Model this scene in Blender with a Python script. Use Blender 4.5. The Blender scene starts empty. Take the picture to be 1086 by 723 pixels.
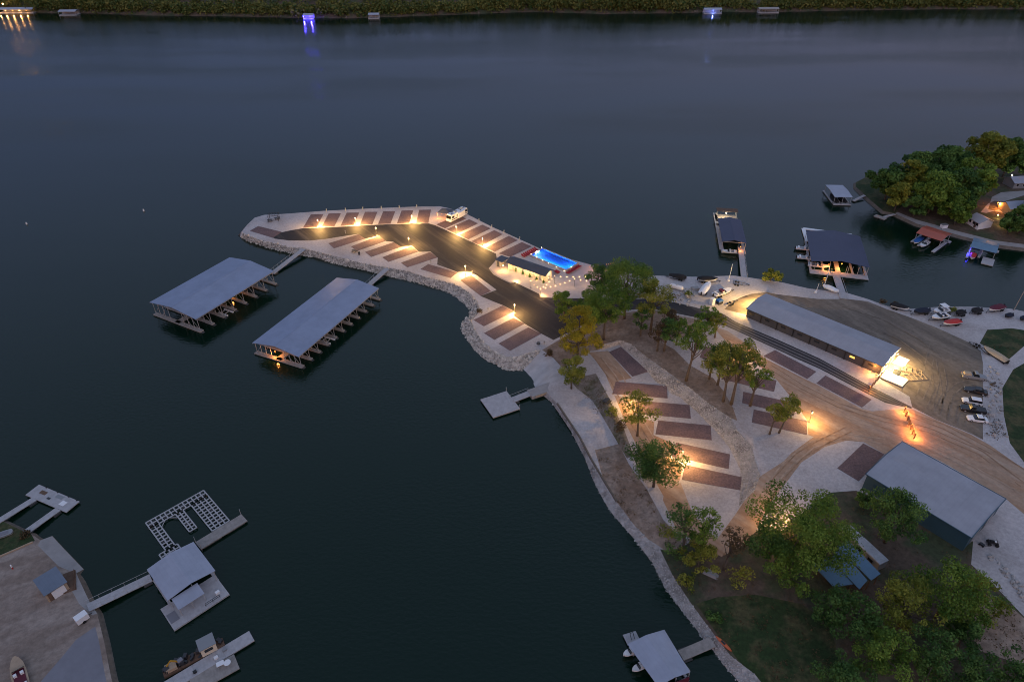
import bpy, math, random
import numpy as np
from mathutils import Vector, Matrix
from mathutils.geometry import delaunay_2d_cdt
R = math.radians
PI = math.pi
sc = bpy.context.scene
COL = sc.collection

# ---------------------------------------------------------------- camera
CAM_H = 118.0
FPX, PITCH, ROLL = 740.0, R(35.5), R(-0.5)
F0 = Vector((0, math.cos(PITCH), -math.sin(PITCH)))
R0 = Vector((1, 0, 0))
D0 = Vector((0, -math.sin(PITCH), -math.cos(PITCH)))
RC = math.cos(ROLL) * R0 - math.sin(ROLL) * D0
DC = math.sin(ROLL) * R0 + math.cos(ROLL) * D0
CAMP = Vector((0, 0, CAM_H))


def at(px, py, z=0.0):
    """world point at height z that lies on the ray of a photo position"""
    d = F0 + RC * ((px - 543.0) / FPX) + DC * ((py - 361.5) / FPX)
    return CAMP + d * ((z - CAM_H) / d.z)


cam = bpy.data.cameras.new('camera')
cam.sensor_fit = 'HORIZONTAL'
cam.sensor_width = 36.0
cam.lens = FPX / 1086.0 * 36.0
cam.clip_start = 0.5
cam.clip_end = 9000
camo = bpy.data.objects.new('camera', cam)
COL.objects.link(camo)
M3 = Matrix((RC, -DC, -F0)).transposed()
camo.matrix_world = Matrix.Translation(CAMP) @ M3.to_4x4()
sc.camera = camo

# ---------------------------------------------------------------- materials
MATS = {}


def mat(name, col, rough=0.7, metal=0.0, spec=0.35, var=0.0, vscale=1.0, bump=0.0, bscale=4.0, emit=None, estr=0.0,
        col2=None, c2scale=0.1, c2lo=0.45, c2hi=0.6, stretch=None, detail=6.0):
    m = bpy.data.materials.new(name)
    m.use_nodes = True
    nt = m.node_tree
    b = nt.nodes['Principled BSDF']
    b.inputs['Roughness'].default_value = rough
    b.inputs['Metallic'].default_value = metal
    b.inputs['Specular IOR Level'].default_value = spec
    b.inputs['Base Color'].default_value = (*col, 1)
    tc = nt.nodes.new('ShaderNodeTexCoord')
    src = tc.outputs['Object']
    if stretch:
        mp = nt.nodes.new('ShaderNodeMapping')
        mp.vector_type = 'TEXTURE'
        mp.inputs['Rotation'].default_value = (0, 0, stretch[2])
        mp.inputs['Scale'].default_value = (1 / stretch[0], 1 / stretch[1], 1)
        nt.links.new(src, mp.inputs['Vector'])
        src = mp.outputs['Vector']
    cur = None
    if col2:
        n = nt.nodes.new('ShaderNodeTexNoise')
        n.inputs['Scale'].default_value = c2scale
        n.inputs['Detail'].default_value = detail
        n.inputs['Roughness'].default_value = 0.62
        nt.links.new(src, n.inputs['Vector'])
        mr = nt.nodes.new('ShaderNodeMapRange')
        mr.inputs['From Min'].default_value = c2lo
        mr.inputs['From Max'].default_value = c2hi
        nt.links.new(n.outputs['Fac'], mr.inputs['Value'])
        mx = nt.nodes.new('ShaderNodeMix')
        mx.data_type = 'RGBA'
        mx.inputs['A'].default_value = (*col, 1)
        mx.inputs['B'].default_value = (*col2, 1)
        nt.links.new(mr.outputs['Result'], mx.inputs['Factor'])
        cur = mx.outputs['Result']
    if var:
        n = nt.nodes.new('ShaderNodeTexNoise')
        n.inputs['Scale'].default_value = vscale
        n.inputs['Detail'].default_value = 8
        n.inputs['Roughness'].default_value = 0.7
        nt.links.new(tc.outputs['Object'], n.inputs['Vector'])
        mr = nt.nodes.new('ShaderNodeMapRange')
        mr.inputs['From Min'].default_value = 0.3
        mr.inputs['From Max'].default_value = 0.7
        mr.inputs['To Min'].default_value = 1 - var
        mr.inputs['To Max'].default_value = 1 + var
        nt.links.new(n.outputs['Fac'], mr.inputs['Value'])
        mx = nt.nodes.new('ShaderNodeMix')
        mx.data_type = 'RGBA'
        mx.blend_type = 'MULTIPLY'
        mx.inputs['Factor'].default_value = 1
        if cur:
            nt.links.new(cur, mx.inputs['A'])
        else:
            mx.inputs['A'].default_value = (*col, 1)
        nt.links.new(mr.outputs['Result'], mx.inputs['B'])
        cur = mx.outputs['Result']
    if cur:
        nt.links.new(cur, b.inputs['Base Color'])
    if bump:
        n = nt.nodes.new('ShaderNodeTexNoise')
        n.inputs['Scale'].default_value = bscale
        n.inputs['Detail'].default_value = 5
        nt.links.new(tc.outputs['Object'], n.inputs['Vector'])
        bp = nt.nodes.new('ShaderNodeBump')
        bp.inputs['Strength'].default_value = bump
        bp.inputs['Distance'].default_value = 0.15
        nt.links.new(n.outputs['Fac'], bp.inputs['Height'])
        nt.links.new(bp.outputs['Normal'], b.inputs['Normal'])
    if emit:
        b.inputs['Emission Color'].default_value = (*emit, 1)
        b.inputs['Emission Strength'].default_value = estr
    MATS[name] = m
    return m


def ribbed(name, col, rough, axis, pitch, spec=0.5, metal=0.0, var=0.08):
    """standing-seam sheet metal: narrow ridges across one object axis"""
    m = mat(name, col, rough, metal, spec, var=var + .06, vscale=0.22)
    nt = m.node_tree
    b = nt.nodes['Principled BSDF']
    tc = nt.nodes.new('ShaderNodeTexCoord')
    sp = nt.nodes.new('ShaderNodeSeparateXYZ')
    nt.links.new(tc.outputs['Object'], sp.inputs[0])
    mm = nt.nodes.new('ShaderNodeMath')
    mm.operation = 'MULTIPLY'
    mm.inputs[1].default_value = 1 / pitch
    nt.links.new(sp.outputs[axis], mm.inputs[0])
    fr = nt.nodes.new('ShaderNodeMath')
    fr.operation = 'PINGPONG'
    fr.inputs[1].default_value = 0.5
    nt.links.new(mm.outputs[0], fr.inputs[0])
    mr = nt.nodes.new('ShaderNodeMapRange')
    mr.inputs['From Min'].default_value = 0.42
    mr.inputs['From Max'].default_value = 0.5
    nt.links.new(fr.outputs[0], mr.inputs['Value'])
    bp = nt.nodes.new('ShaderNodeBump')
    bp.inputs['Strength'].default_value = 0.25
    bp.inputs['Distance'].default_value = 0.04
    nt.links.new(mr.outputs['Result'], bp.inputs['Height'])
    nt.links.new(bp.outputs['Normal'], b.inputs['Normal'])
    src = b.inputs['Base Color'].links[0].from_socket
    mx = nt.nodes.new('ShaderNodeMix')
    mx.data_type = 'RGBA'
    mx.blend_type = 'MULTIPLY'
    mx.inputs['B'].default_value = (0.93, 0.93, 0.93, 1)
    nt.links.new(mr.outputs['Result'], mx.inputs['Factor'])
    nt.links.new(src, mx.inputs['A'])
    nt.links.new(mx.outputs['Result'], b.inputs['Base Color'])
    return m


mat('gravel', (0.45, 0.415, 0.41), 0.95, var=0.22, vscale=1.6, col2=(0.36, 0.325, 0.315), c2scale=0.06, bump=0.4, bscale=3)
mat('patio', (0.44, 0.39, 0.37), 0.85, var=0.12, vscale=0.6, bump=0.1)
mat('asphalt', (0.022, 0.0195, 0.021), 0.75, var=0.25, vscale=1.2, col2=(0.085, 0.073, 0.064), c2scale=0.16, c2lo=0.5, c2hi=0.74,
    stretch=(0.16, 2.6, R(-52.2)))
mat('old_asphalt', (0.14, 0.11, 0.085), 0.9, var=0.25, vscale=1.0, col2=(0.25, 0.20, 0.155), c2scale=0.13, c2lo=0.42, c2hi=0.7,
    stretch=(0.25, 1.8, R(-66.1)))
mat('dirt', (0.33, 0.205, 0.13), 0.95, var=0.2, vscale=0.9, col2=(0.40, 0.295, 0.22), c2scale=0.17, c2lo=0.4, c2hi=0.64,
    stretch=(0.2, 2.4, R(-48.5)), bump=0.3, bscale=1.5)
mat('earth', (0.225, 0.155, 0.112), 0.95, var=0.4, vscale=0.9, col2=(0.30, 0.225, 0.175), c2scale=0.16, bump=0.5, bscale=2)
mat('litter', (0.10, 0.07, 0.05), 0.95, var=0.4, vscale=0.8, col2=(0.05, 0.06, 0.03), c2scale=0.12, bump=0.5, bscale=2)
mat('grass', (0.022, 0.042, 0.012), 0.95, var=0.45, vscale=1.4, col2=(0.075, 0.07, 0.03), c2scale=0.22, bump=0.6, bscale=5)
mat('sand', (0.46, 0.43, 0.42), 0.95, var=0.12, vscale=0.5, col2=(0.40, 0.37, 0.355), c2scale=0.3, stretch=(0.4, 2.0, R(40)), bump=0.3, bscale=0.9)
mat('rock_bed', (0.20, 0.185, 0.17), 0.95, var=0.5, vscale=1.2, bump=0.9, bscale=1.5)
mat('scrub', (0.22, 0.185, 0.155), 0.95, var=0.4, vscale=1.0, col2=(0.12, 0.11, 0.06), c2scale=0.3, bump=0.5, bscale=2)
mat('strip', (0.36, 0.335, 0.32), 0.95, var=0.4, vscale=1.1, col2=(0.22, 0.2, 0.185), c2scale=0.25, bump=0.6, bscale=2)
mat('yard', (0.215, 0.165, 0.135), 0.95, var=0.25, vscale=0.9, col2=(0.30, 0.245, 0.21), c2scale=0.14, stretch=(0.5, 1.5, R(30)), bump=0.3)
mat('concrete', (0.29, 0.275, 0.27), 0.85, var=0.15, vscale=0.5, bump=0.1)
mat('slab', (0.19, 0.19, 0.215), 0.85, var=0.12, vscale=0.3)
mat('bank', (0.13, 0.11, 0.09), 0.95, var=0.4, vscale=0.8, bump=0.5, bscale=1.5)
mat('rock', (0.46, 0.42, 0.37), 0.95, var=0.65, vscale=0.9, bump=0.4, bscale=3)
mat('grey_rock', (0.38, 0.36, 0.345), 0.95, var=0.45, vscale=0.7, bump=0.4, bscale=3)
mat('pad', (0.165, 0.108, 0.108), 0.95, var=0.35, vscale=2.2, col2=(0.115, 0.08, 0.083), c2scale=0.28, c2lo=.4, c2hi=.7, bump=0.4, bscale=6)
ribbed('galv_skytint_x', (0.215, 0.255, 0.36), 0.42, 'X', 0.9, metal=0.0, spec=0.6)  # covered dock roofs: blue of the reflected sky is mixed into the base colour
ribbed('grey_x', (0.31, 0.305, 0.335), 0.5, 'X', 0.9)
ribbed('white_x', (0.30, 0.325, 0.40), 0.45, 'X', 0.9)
ribbed('navy_x', (0.027, 0.032, 0.075), 0.45, 'X', 0.9)
ribbed('slate_x', (0.055, 0.06, 0.078), 0.55, 'X', 0.9)
ribbed('shed_roof', (0.13, 0.16, 0.21), 0.5, 'X', 0.6)
ribbed('orange_x', (0.36, 0.085, 0.05), 0.5, 'X', 0.9)
ribbed('blue_x', (0.095, 0.18, 0.27), 0.45, 'X', 0.9)
ribbed('shed_wall', (0.028, 0.072, 0.105), 0.55, 'X', 0.6)
mat('wood', (0.27, 0.245, 0.225), 0.9, var=0.25, vscale=1.3)
mat('deck', (0.37, 0.36, 0.37), 0.85, var=0.18, vscale=1.2)
mat('brown_wood', (0.13, 0.08, 0.055), 0.9, var=0.3, vscale=1.5)
mat('steel', (0.36, 0.355, 0.36), 0.5, spec=0.5, var=0.1)
mat('dark_steel', (0.03, 0.03, 0.034), 0.5, spec=0.5)
mat('float', (0.06, 0.06, 0.062), 0.8)
mat('white', (0.72, 0.72, 0.73), 0.4, spec=0.5, var=0.06)
mat('cream', (0.62, 0.53, 0.40), 0.8, var=0.05)
mat('tan', (0.36, 0.27, 0.19), 0.8, var=0.15)
mat('black', (0.012, 0.012, 0.014), 0.4, spec=0.5)
mat('tyre', (0.015, 0.015, 0.015), 0.9)
mat('glass', (0.01, 0.012, 0.015), 0.08, spec=0.8)
mat('grey_wall', (0.048, 0.054, 0.070), 0.75, var=0.08)
mat('red_fabric', (0.34, 0.012, 0.022), 0.8, var=0.1)
mat('red', (0.40, 0.03, 0.025), 0.5)
mat('maroon', (0.10, 0.015, 0.03), 0.7)
mat('orange_pl', (0.55, 0.13, 0.05), 0.5)
mat('yellow', (0.42, 0.22, 0.02), 0.5)
mat('blue', (0.02, 0.10, 0.32), 0.6)
mat('navy_fabric', (0.012, 0.017, 0.035), 0.8)
mat('canvas_black', (0.012, 0.012, 0.014), 0.85)
mat('canvas_tan', (0.42, 0.33, 0.23), 0.85, var=0.15)
mat('grey_fabric', (0.10, 0.105, 0.12), 0.9)
mat('paint_black', (0.012, 0.013, 0.016), 0.25, spec=0.6)
mat('paint_white', (0.70, 0.70, 0.71), 0.3, spec=0.6)
mat('paint_grey', (0.22, 0.225, 0.235), 0.3, spec=0.6)
mat('bark', (0.10, 0.08, 0.065), 0.95, var=0.3, vscale=2)
mat('bulb', (1, 0.8, 0.5), 0.4, emit=(1.0, 0.45, 0.12), estr=5)
mat('bulb_white', (1, 0.9, 0.7), 0.4, emit=(1.0, 0.80, 0.50), estr=3)
mat('bulb_amber', (1, 0.5, 0.2), 0.4, emit=(1.0, 0.30, 0.04), estr=0.35)
mat('bulb_blue', (0.2, 0.2, 1), 0.4, emit=(0.06, 0.04, 1.0), estr=0.5)
mat('lit_window', (0.9, 0.6, 0.2), 0.4, emit=(1.0, 0.52, 0.10), estr=0.22)
mat('pool_tile', (0.004, 0.125, 0.85), 0.5, var=0.1, vscale=3)


def leaf_mat(name, c1, c2):
    m = mat(name, c1, 0.65, spec=0.25)
    nt = m.node_tree
    b = nt.nodes['Principled BSDF']
    at_ = nt.nodes.new('ShaderNodeAttribute')
    at_.attribute_name = 'tint'
    mx = nt.nodes.new('ShaderNodeMix')
    mx.data_type = 'RGBA'
    mx.inputs['A'].default_value = (*c1, 1)
    mx.inputs['B'].default_value = (*c2, 1)
    nt.links.new(at_.outputs['Fac'], mx.inputs['Factor'])
    nt.links.new(mx.outputs['Result'], b.inputs['Base Color'])
    tr = nt.nodes.new('ShaderNodeBsdfTranslucent')
    nt.links.new(mx.outputs['Result'], tr.inputs['Color'])
    ms = nt.nodes.new('ShaderNodeMixShader')
    ms.inputs[0].default_value = 0.3
    nt.links.new(b.outputs[0], ms.inputs[1])
    nt.links.new(tr.outputs[0], ms.inputs[2])
    nt.links.new(ms.outputs[0], nt.nodes['Material Output'].inputs['Surface'])
    return m


leaf_mat('leaf_green', (0.046, 0.11, 0.013), (0.23, 0.33, 0.05))
leaf_mat('leaf_dark', (0.03, 0.085, 0.018), (0.145, 0.25, 0.055))
leaf_mat('leaf_olive', (0.09, 0.125, 0.013), (0.34, 0.34, 0.055))
leaf_mat('leaf_yellow', (0.19, 0.17, 0.012), (0.52, 0.42, 0.03))
leaf_mat('leaf_brown', (0.07, 0.05, 0.025), (0.15, 0.10, 0.05))
leaf_mat('leaf_far', (0.045, 0.09, 0.02), (0.26, 0.23, 0.06))


# ---------------------------------------------------------------- mesh builder
class MB:
    def __init__(self):
        self.v = []
        self.f = []

    def add(self, pts, faces):
        o = len(self.v)
        self.v += [tuple(p) for p in pts]
        self.f += [tuple(i + o for i in f) for f in faces]
        return self

    def hexa(self, b, t):
        """4 bottom + 4 top points"""
        return self.add(list(b) + list(t), [(3, 2, 1, 0), (4, 5, 6, 7), (0, 1, 5, 4), (1, 2, 6, 5), (2, 3, 7, 6), (3, 0, 4, 7)])

    def box(self, cx, cy, z0, z1, lx, ly, rot=0.0, taper=1.0):
        c, s = math.cos(rot), math.sin(rot)
        q = [(-1, -1), (1, -1), (1, 1), (-1, 1)]
        P = lambda k, z: [(cx + (a * lx * c - b * ly * s) * .5 * k, cy + (a * lx * s + b * ly * c) * .5 * k, z) for a, b in q]
        return self.hexa(P(1, z0), P(taper, z1))

    def slab(self, quad, z0, z1):
        return self.hexa([(p[0], p[1], z0) for p in quad], [(p[0], p[1], z1) for p in quad])

    def bar(self, p, q, w=0.1, h=None):
        p, q = Vector(p), Vector(q)
        h = h or w
        d = (q - p)
        d.normalize()
        up = Vector((0, 0, 1)) if abs(d.z) < 0.95 else Vector((1, 0, 0))
        s = d.cross(up).normalized()
        u = s.cross(d)
        o = [s * (-w / 2) + u * (-h / 2), s * (w / 2) + u * (-h / 2), s * (w / 2) + u * (h / 2), s * (-w / 2) + u * (h / 2)]
        return self.hexa([p + k for k in o], [q + k for k in o])

    def tube(self, pts, rad, n=7):
        pts = [Vector(p) for p in pts]
        rings = []
        for i, p in enumerate(pts):
            d = (pts[min(i + 1, len(pts) - 1)] - pts[max(i - 1, 0)]).normalized()
            up = Vector((0, 0, 1)) if abs(d.z) < 0.9 else Vector((1, 0, 0))
            s = d.cross(up).normalized()
            u = s.cross(d)
            r = rad[i] if isinstance(rad, (list, tuple)) else rad
            rings.append([p + (s * math.cos(a) + u * math.sin(a)) * r for a in [2 * PI * k / n for k in range(n)]])
        return self.loft(rings)

    def loft(self, rings, cap=True):
        n = len(rings[0])
        pts = [p for r in rings for p in r]
        fs = []
        for i in range(len(rings) - 1):
            for k in range(n):
                a, b = i * n + k, i * n + (k + 1) % n
                fs.append((a, b, b + n, a + n))
        if cap:
            fs.append(tuple(range(n - 1, -1, -1)))
            fs.append(tuple(range((len(rings) - 1) * n, len(rings) * n)))
        return self.add(pts, fs)

    def ball(self, c, r, n=8, m=5, sz=1.0):
        rings = []
        for i in range(m + 1):
            t = PI * (i + 0.02) / (m + 0.04)
            rings.append([(c[0] + r * math.sin(t) * math.cos(2 * PI * k / n), c[1] + r * math.sin(t) * math.sin(2 * PI * k / n),
                           c[2] - r * sz * math.cos(t)) for k in range(n)])
        return self.loft(rings)

    def prism(self, poly, z0, z1):
        n = len(poly)
        return self.loft([[(p[0], p[1], z0) for p in poly], [(p[0], p[1], z1) for p in poly]])

    def build(self, name, material, parent=None, smooth=False):
        me = bpy.data.meshes.new(name)
        me.from_pydata(self.v, [], self.f)
        me.materials.append(MATS[material] if isinstance(material, str) else material)
        if smooth:
            me.polygons.foreach_set('use_smooth', [True] * len(me.polygons))
        me.update()
        o = bpy.data.objects.new(name, me)
        COL.objects.link(o)
        if parent:
            o.parent = parent
        return o


def tag(o, label=None, cat=None, group=None, kind=None):
    if label:
        o['label'] = label
    if cat:
        o['category'] = cat
    if group:
        o['group'] = group
    if kind:
        o['kind'] = kind
    return o


def thing(name, label, cat, loc, rz=0.0, group=None):
    o = bpy.data.objects.new(name, None)
    o.empty_display_size = 0.3
    COL.objects.link(o)
    o.location = loc
    o.rotation_euler = (0, 0, rz)
    return tag(o, label, cat, group)


def copy_tree(o, parent=None):
    c = o.copy()
    COL.objects.link(c)
    c.parent = parent
    for ch in list(o.children):
        copy_tree(ch, c)
    return c


def rectfit(a, b, c, d, z):
    """a->b is local x, a->d local y; gives centre, heading, lengths"""
    A, B, C, D = [at(p[0], p[1], z) for p in (a, b, c, d)]
    ctr = (A + B + C + D) / 4
    ux = ((B - A) + (C - D))
    uy = ((D - A) + (C - B))
    a1 = math.atan2(ux.y, ux.x)
    a2 = math.atan2(uy.y, uy.x) - PI / 2
    da = (a2 - a1 + PI) % (2 * PI) - PI
    return ctr, a1 + da / 2, ux.length / 2, uy.length / 2


def point_light(name, loc, power, color, radius=0.12, parent=None):
    l = bpy.data.lights.new(name, 'POINT')
    l.energy = power
    l.color = color
    l.shadow_soft_size = radius
    o = bpy.data.objects.new(name, l)
    COL.objects.link(o)
    o.location = loc
    if parent:
        o.parent = parent
    return o


WARM = (1.0, 0.56, 0.17)
AMBER = (1.0, 0.33, 0.065)


# ---------------------------------------------------------------- terrain
def inpoly(x, y, poly):
    c = False
    n = len(poly)
    j = n - 1
    for i in range(n):
        xi, yi = poly[i]
        xj, yj = poly[j]
        if (yi > y) != (yj > y) and x < (xj - xi) * (y - yi) / (yj - yi) + xi:
            c = not c
        j = i
    return c


class Land:
    def __init__(self, outline, contours, regions, default, grid=7.0):
        """outline [(px,py,z)], contours [[(px,py,z)...]], regions [(class, poly)]"""
        pts, edges, zs = [], [], []

        def addline(l, closed):
            o = len(pts)
            for p in l:
                pts.append(Vector((p[0], p[1])))
                zs.append(p[2])
            n = len(l)
            for i in range(n if closed else n - 1):
                edges.append((o + i, o + (i + 1) % n))
        addline(outline, True)
        for c in contours:
            addline(c, False)
        r = delaunay_2d_cdt(pts, edges, [], 0, 1e-4)
        V = r[0]
        Z = [0.0] * len(V)
        for i, orig in enumerate(r[3]):
            if orig:
                Z[i] = sum(zs[k] for k in orig) / len(orig)
            else:
                Z[i] = zs[min(range(len(pts)), key=lambda k: (pts[k] - V[i]).length)]
        T = np.array([f for f in r[2] if len(f) == 3])
        VV = np.array([(v.x, v.y) for v in V])
        self.A, self.B, self.C = VV[T[:, 0]], VV[T[:, 1]], VV[T[:, 2]]
        self.Zt = np.array(Z)[T]
        self.outline = outline
        self.regions, self.default = regions, default
        out2 = [(p[0], p[1]) for p in outline]
        # fine mesh
        pts2, edges2 = [], []

        def addpoly(l, closed=True):
            o = len(pts2)
            m = []
            n = len(l)
            for i in range(n if closed else n - 1):
                p, q = l[i], l[(i + 1) % n]
                k = max(1, int(math.hypot(q[0] - p[0], q[1] - p[1]) / 12))
                for s in range(k):
                    t = s / k
                    m.append((p[0] + (q[0] - p[0]) * t, p[1] + (q[1] - p[1]) * t))
            if not closed:
                m.append((l[-1][0], l[-1][1]))
            for p in m:
                pts2.append(Vector(p))
            n = len(m)
            for i in range(n if closed else n - 1):
                edges2.append((o + i, o + (i + 1) % n))
            return m
        self.rim = addpoly(outline)
        for c in contours:
            addpoly(c, False)
        for cl, poly in regions:
            addpoly(poly)
        xs = [p[0] for p in out2]
        ys = [p[1] for p in out2]
        y = min(ys)
        while y < max(ys):
            x = min(xs)
            while x < max(xs):
                if inpoly(x, y, out2):
                    pts2.append(Vector((x + random.uniform(-1, 1), y + random.uniform(-1, 1))))
                x += grid
            y += grid
        r = delaunay_2d_cdt(pts2, edges2, [], 0, 1e-4)
        V2 = [(v.x, v.y) for v in r[0]]
        W = [at(x, y, self.H(x, y)) for x, y in V2]
        by = {}
        for f in r[2]:
            cx = sum(V2[i][0] for i in f) / len(f)
            cy = sum(V2[i][1] for i in f) / len(f)
            if not inpoly(cx, cy, out2):
                continue
            by.setdefault(self.cls(cx, cy), []).append(f)
        self.objs = {}
        for (cl), fs in by.items():
            name, m = CLASSES[cl]
            ids = sorted({i for f in fs for i in f})
            mp = {k: i for i, k in enumerate(ids)}
            mb = MB()
            fs2 = []
            for f in fs:
                g = [mp[i] for i in f]
                a, b, c = [W[i] for i in f[:3]]
                if (b - a).cross(c - a).z < 0:
                    g.reverse()
                fs2.append(g)
            mb.add([W[i] for i in ids], fs2)
            self.objs[cl] = tag(mb.build(name, m, smooth=True), kind='structure')
        # submerged skirt all round
        mb = MB()
        rim = [at(x, y, self.H(x, y)) for x, y in self.rim]
        n = len(rim)
        area = sum(rim[i].x * rim[(i + 1) % n].y - rim[(i + 1) % n].x * rim[i].y for i in range(n))
        sgn = 1 if area > 0 else -1
        low = []
        for i in range(n):
            d = (rim[(i + 1) % n] - rim[i - 1])
            nrm = Vector((d.y, -d.x, 0)).normalized() * sgn
            k = 1.0 + max(0.0, rim[i].z) * 1.3
            low.append(Vector((rim[i].x + nrm.x * k, rim[i].y + nrm.y * k, -1.3)))
        mb.add(rim + low, [(i, (i + 1) % n, n + (i + 1) % n, n + i) for i in range(n)])
        tag(mb.build('shore_bank', 'bank'), kind='structure')

    def cls(self, x, y):
        c = self.default
        for cl, poly in self.regions:
            if inpoly(x, y, poly):
                c = cl
        return c

    def H(self, x, y):
        A, B, C = self.A, self.B, self.C
        d = (B[:, 1] - C[:, 1]) * (A[:, 0] - C[:, 0]) + (C[:, 0] - B[:, 0]) * (A[:, 1] - C[:, 1])
        d = np.where(np.abs(d) < 1e-9, 1e-9, d)
        l0 = ((B[:, 1] - C[:, 1]) * (x - C[:, 0]) + (C[:, 0] - B[:, 0]) * (y - C[:, 1])) / d
        l1 = ((C[:, 1] - A[:, 1]) * (x - C[:, 0]) + (A[:, 0] - C[:, 0]) * (y - C[:, 1])) / d
        l2 = 1 - l0 - l1
        k = int(np.argmax(np.minimum(np.minimum(l0, l1), l2)))
        w = np.clip([l0[k], l1[k], l2[k]], 0, 1)
        w = w / w.sum()
        return float((w * self.Zt[k]).sum())

    def P(self, x, y, dz=0.0):
        z = self.H(x, y)
        p = at(x, y, z)
        p.z += dz
        return p


CLASSES = {'gravel': ('gravel_ground', 'gravel'), 'patio': ('patio_paving', 'patio'), 'asphalt': ('asphalt_road', 'asphalt'),
           'lot': ('parking_ground', 'old_asphalt'), 'dirt': ('dirt_road', 'dirt'), 'earth': ('bare_ground', 'earth'),
           'litter': ('woodland_ground', 'litter'), 'grass': ('grass_ground', 'grass'), 'sand': ('sand_beach', 'sand'),
           'rock': ('rock_slope', 'rock_bed'), 'scrub': ('scrub_ground', 'scrub'), 'strip': ('rock_slope', 'strip'), 'yard': ('yard_ground', 'yard'), 'concrete': ('concrete_pavement', 'concrete'),
           'slab': ('slab_pavement', 'slab')}


def zl(z, l):
    return [(p[0], p[1], z) for p in l]


BACK_L = [(256, 246), (262, 238.5), (270, 231), (280, 228), (300, 227), (345, 223.6), (400, 220.8), (440, 219.2), (466, 218.8), (480, 221.8),
          (494.2, 226.6), (521.4, 240.4), (543.6, 250.4), (565.7, 260.4), (581.4, 267.8), (604.6, 274.8), (624, 280), (645, 286)]
BACK_R = [(675, 291), (712, 293), (740, 293.5), (778, 292.3), (796, 294.5), (820, 298)]
BACK_S = [(832, 300), (858, 306), (880, 308.5), (898, 310.5), (920, 317), (941, 324.5), (966, 327.5), (999.5, 325), (1027, 325), (1073, 327.5), (1086, 330), (1200, 345)]
FAR_R = [(1290, 430, 4), (1330, 840, 4), (850, 840, 1)]
SHORE = [(254, 250), (254.8, 251.5), (267, 257.3), (289.3, 264.2), (306, 267.8), (320.3, 270.9), (333.6, 272.7), (344.6, 276.4), (355.7, 279.7), (371.6, 283),
         (391.5, 287.5), (408.9, 292), (427.7, 296.5), (444.3, 300.4), (462, 305.4), (472, 308.7), (483, 314.2), (492, 321), (498.5, 328.6),
         (496.3, 336.4), (490, 341), (488.3, 347.6), (493.3, 356.5), (504.4, 372), (516.5, 382), (527.6, 387.5), (532.9, 390.7), (542.6, 392.8),
         (553.6, 392.8), (559.2, 399), (564, 406.7), (566, 411), (573, 417.7), (584, 426.7), (595, 442), (604.8, 457.1), (610.3, 468.2), (620, 486.7),
         (630, 513.6), (640, 533), (647, 543.9), (670.4, 570.8), (690.6, 597.6), (704, 624.5), (724.2, 651.4), (751, 685), (771.3, 712), (790, 735), (835, 800)]
BANK = [(257.4, 247.4), (272.7, 253.7), (289.3, 257.6), (307, 262), (322.5, 263.1), (339, 267.6), (355.7, 272), (377, 277.5), (399.3, 282), (411, 283.8),
        (433.2, 287.7), (453.1, 294.3), (466.4, 297), (483, 302), (497.4, 309.8), (506.3, 319.8), (508.5, 326.4), (506.3, 333), (500, 340.4),
        (503.2, 348.7), (511, 361), (524.3, 373), (537.6, 378.6), (552, 378), (566.3, 372), (574, 371.2)]
BEACH_R = [(586.8, 379.7), (596.5, 390.7), (600.6, 401.8)]
STRIP_IN = [(579, 414.5), (591, 428), (603, 446), (614.5, 463), (627, 487), (640, 509), (654, 532), (673, 557), (688, 572), (697, 577.5), (714, 611), (734, 641),
            (754, 668), (775, 695), (801, 715), (860, 790)]
TERR = [(622, 374), (632, 392), (641, 416), (650, 440), (660, 468), (672, 495), (686, 518), (704, 551), (715, 563), (740, 576)]
BAND_LO = [(637, 371), (647, 368), (657, 365.6), (668.5, 375), (686, 393), (695, 404), (712.7, 417.4), (721.6, 421.5), (739.6, 437), (757.6, 455), (772.8, 473), (785.2, 497.5), (785.8, 507), (784, 536)]
BAND_HI = [(640, 366.5), (657.4, 360.5), (668.5, 364.3), (690.6, 382), (712.7, 397.5), (735, 414), (752.6, 428.5), (774.7, 443), (784, 458.7), (797, 472), (802, 490.7), (806.3, 503.2), (800, 520)]
ROAD_HI = [(650, 318), (690, 316.5), (720, 321.5), (768, 333.5), (780, 341.2), (824.3, 359.8), (868.6, 379.7), (922.6, 409.3), (966.8, 431.4)]
ROAD_LO = [(966.8, 433.2), (939, 427), (917, 416), (870, 391.3), (846, 380.8), (824, 370.5), (780, 350.2), (766, 344.2), (740, 337), (690, 327)]

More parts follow.
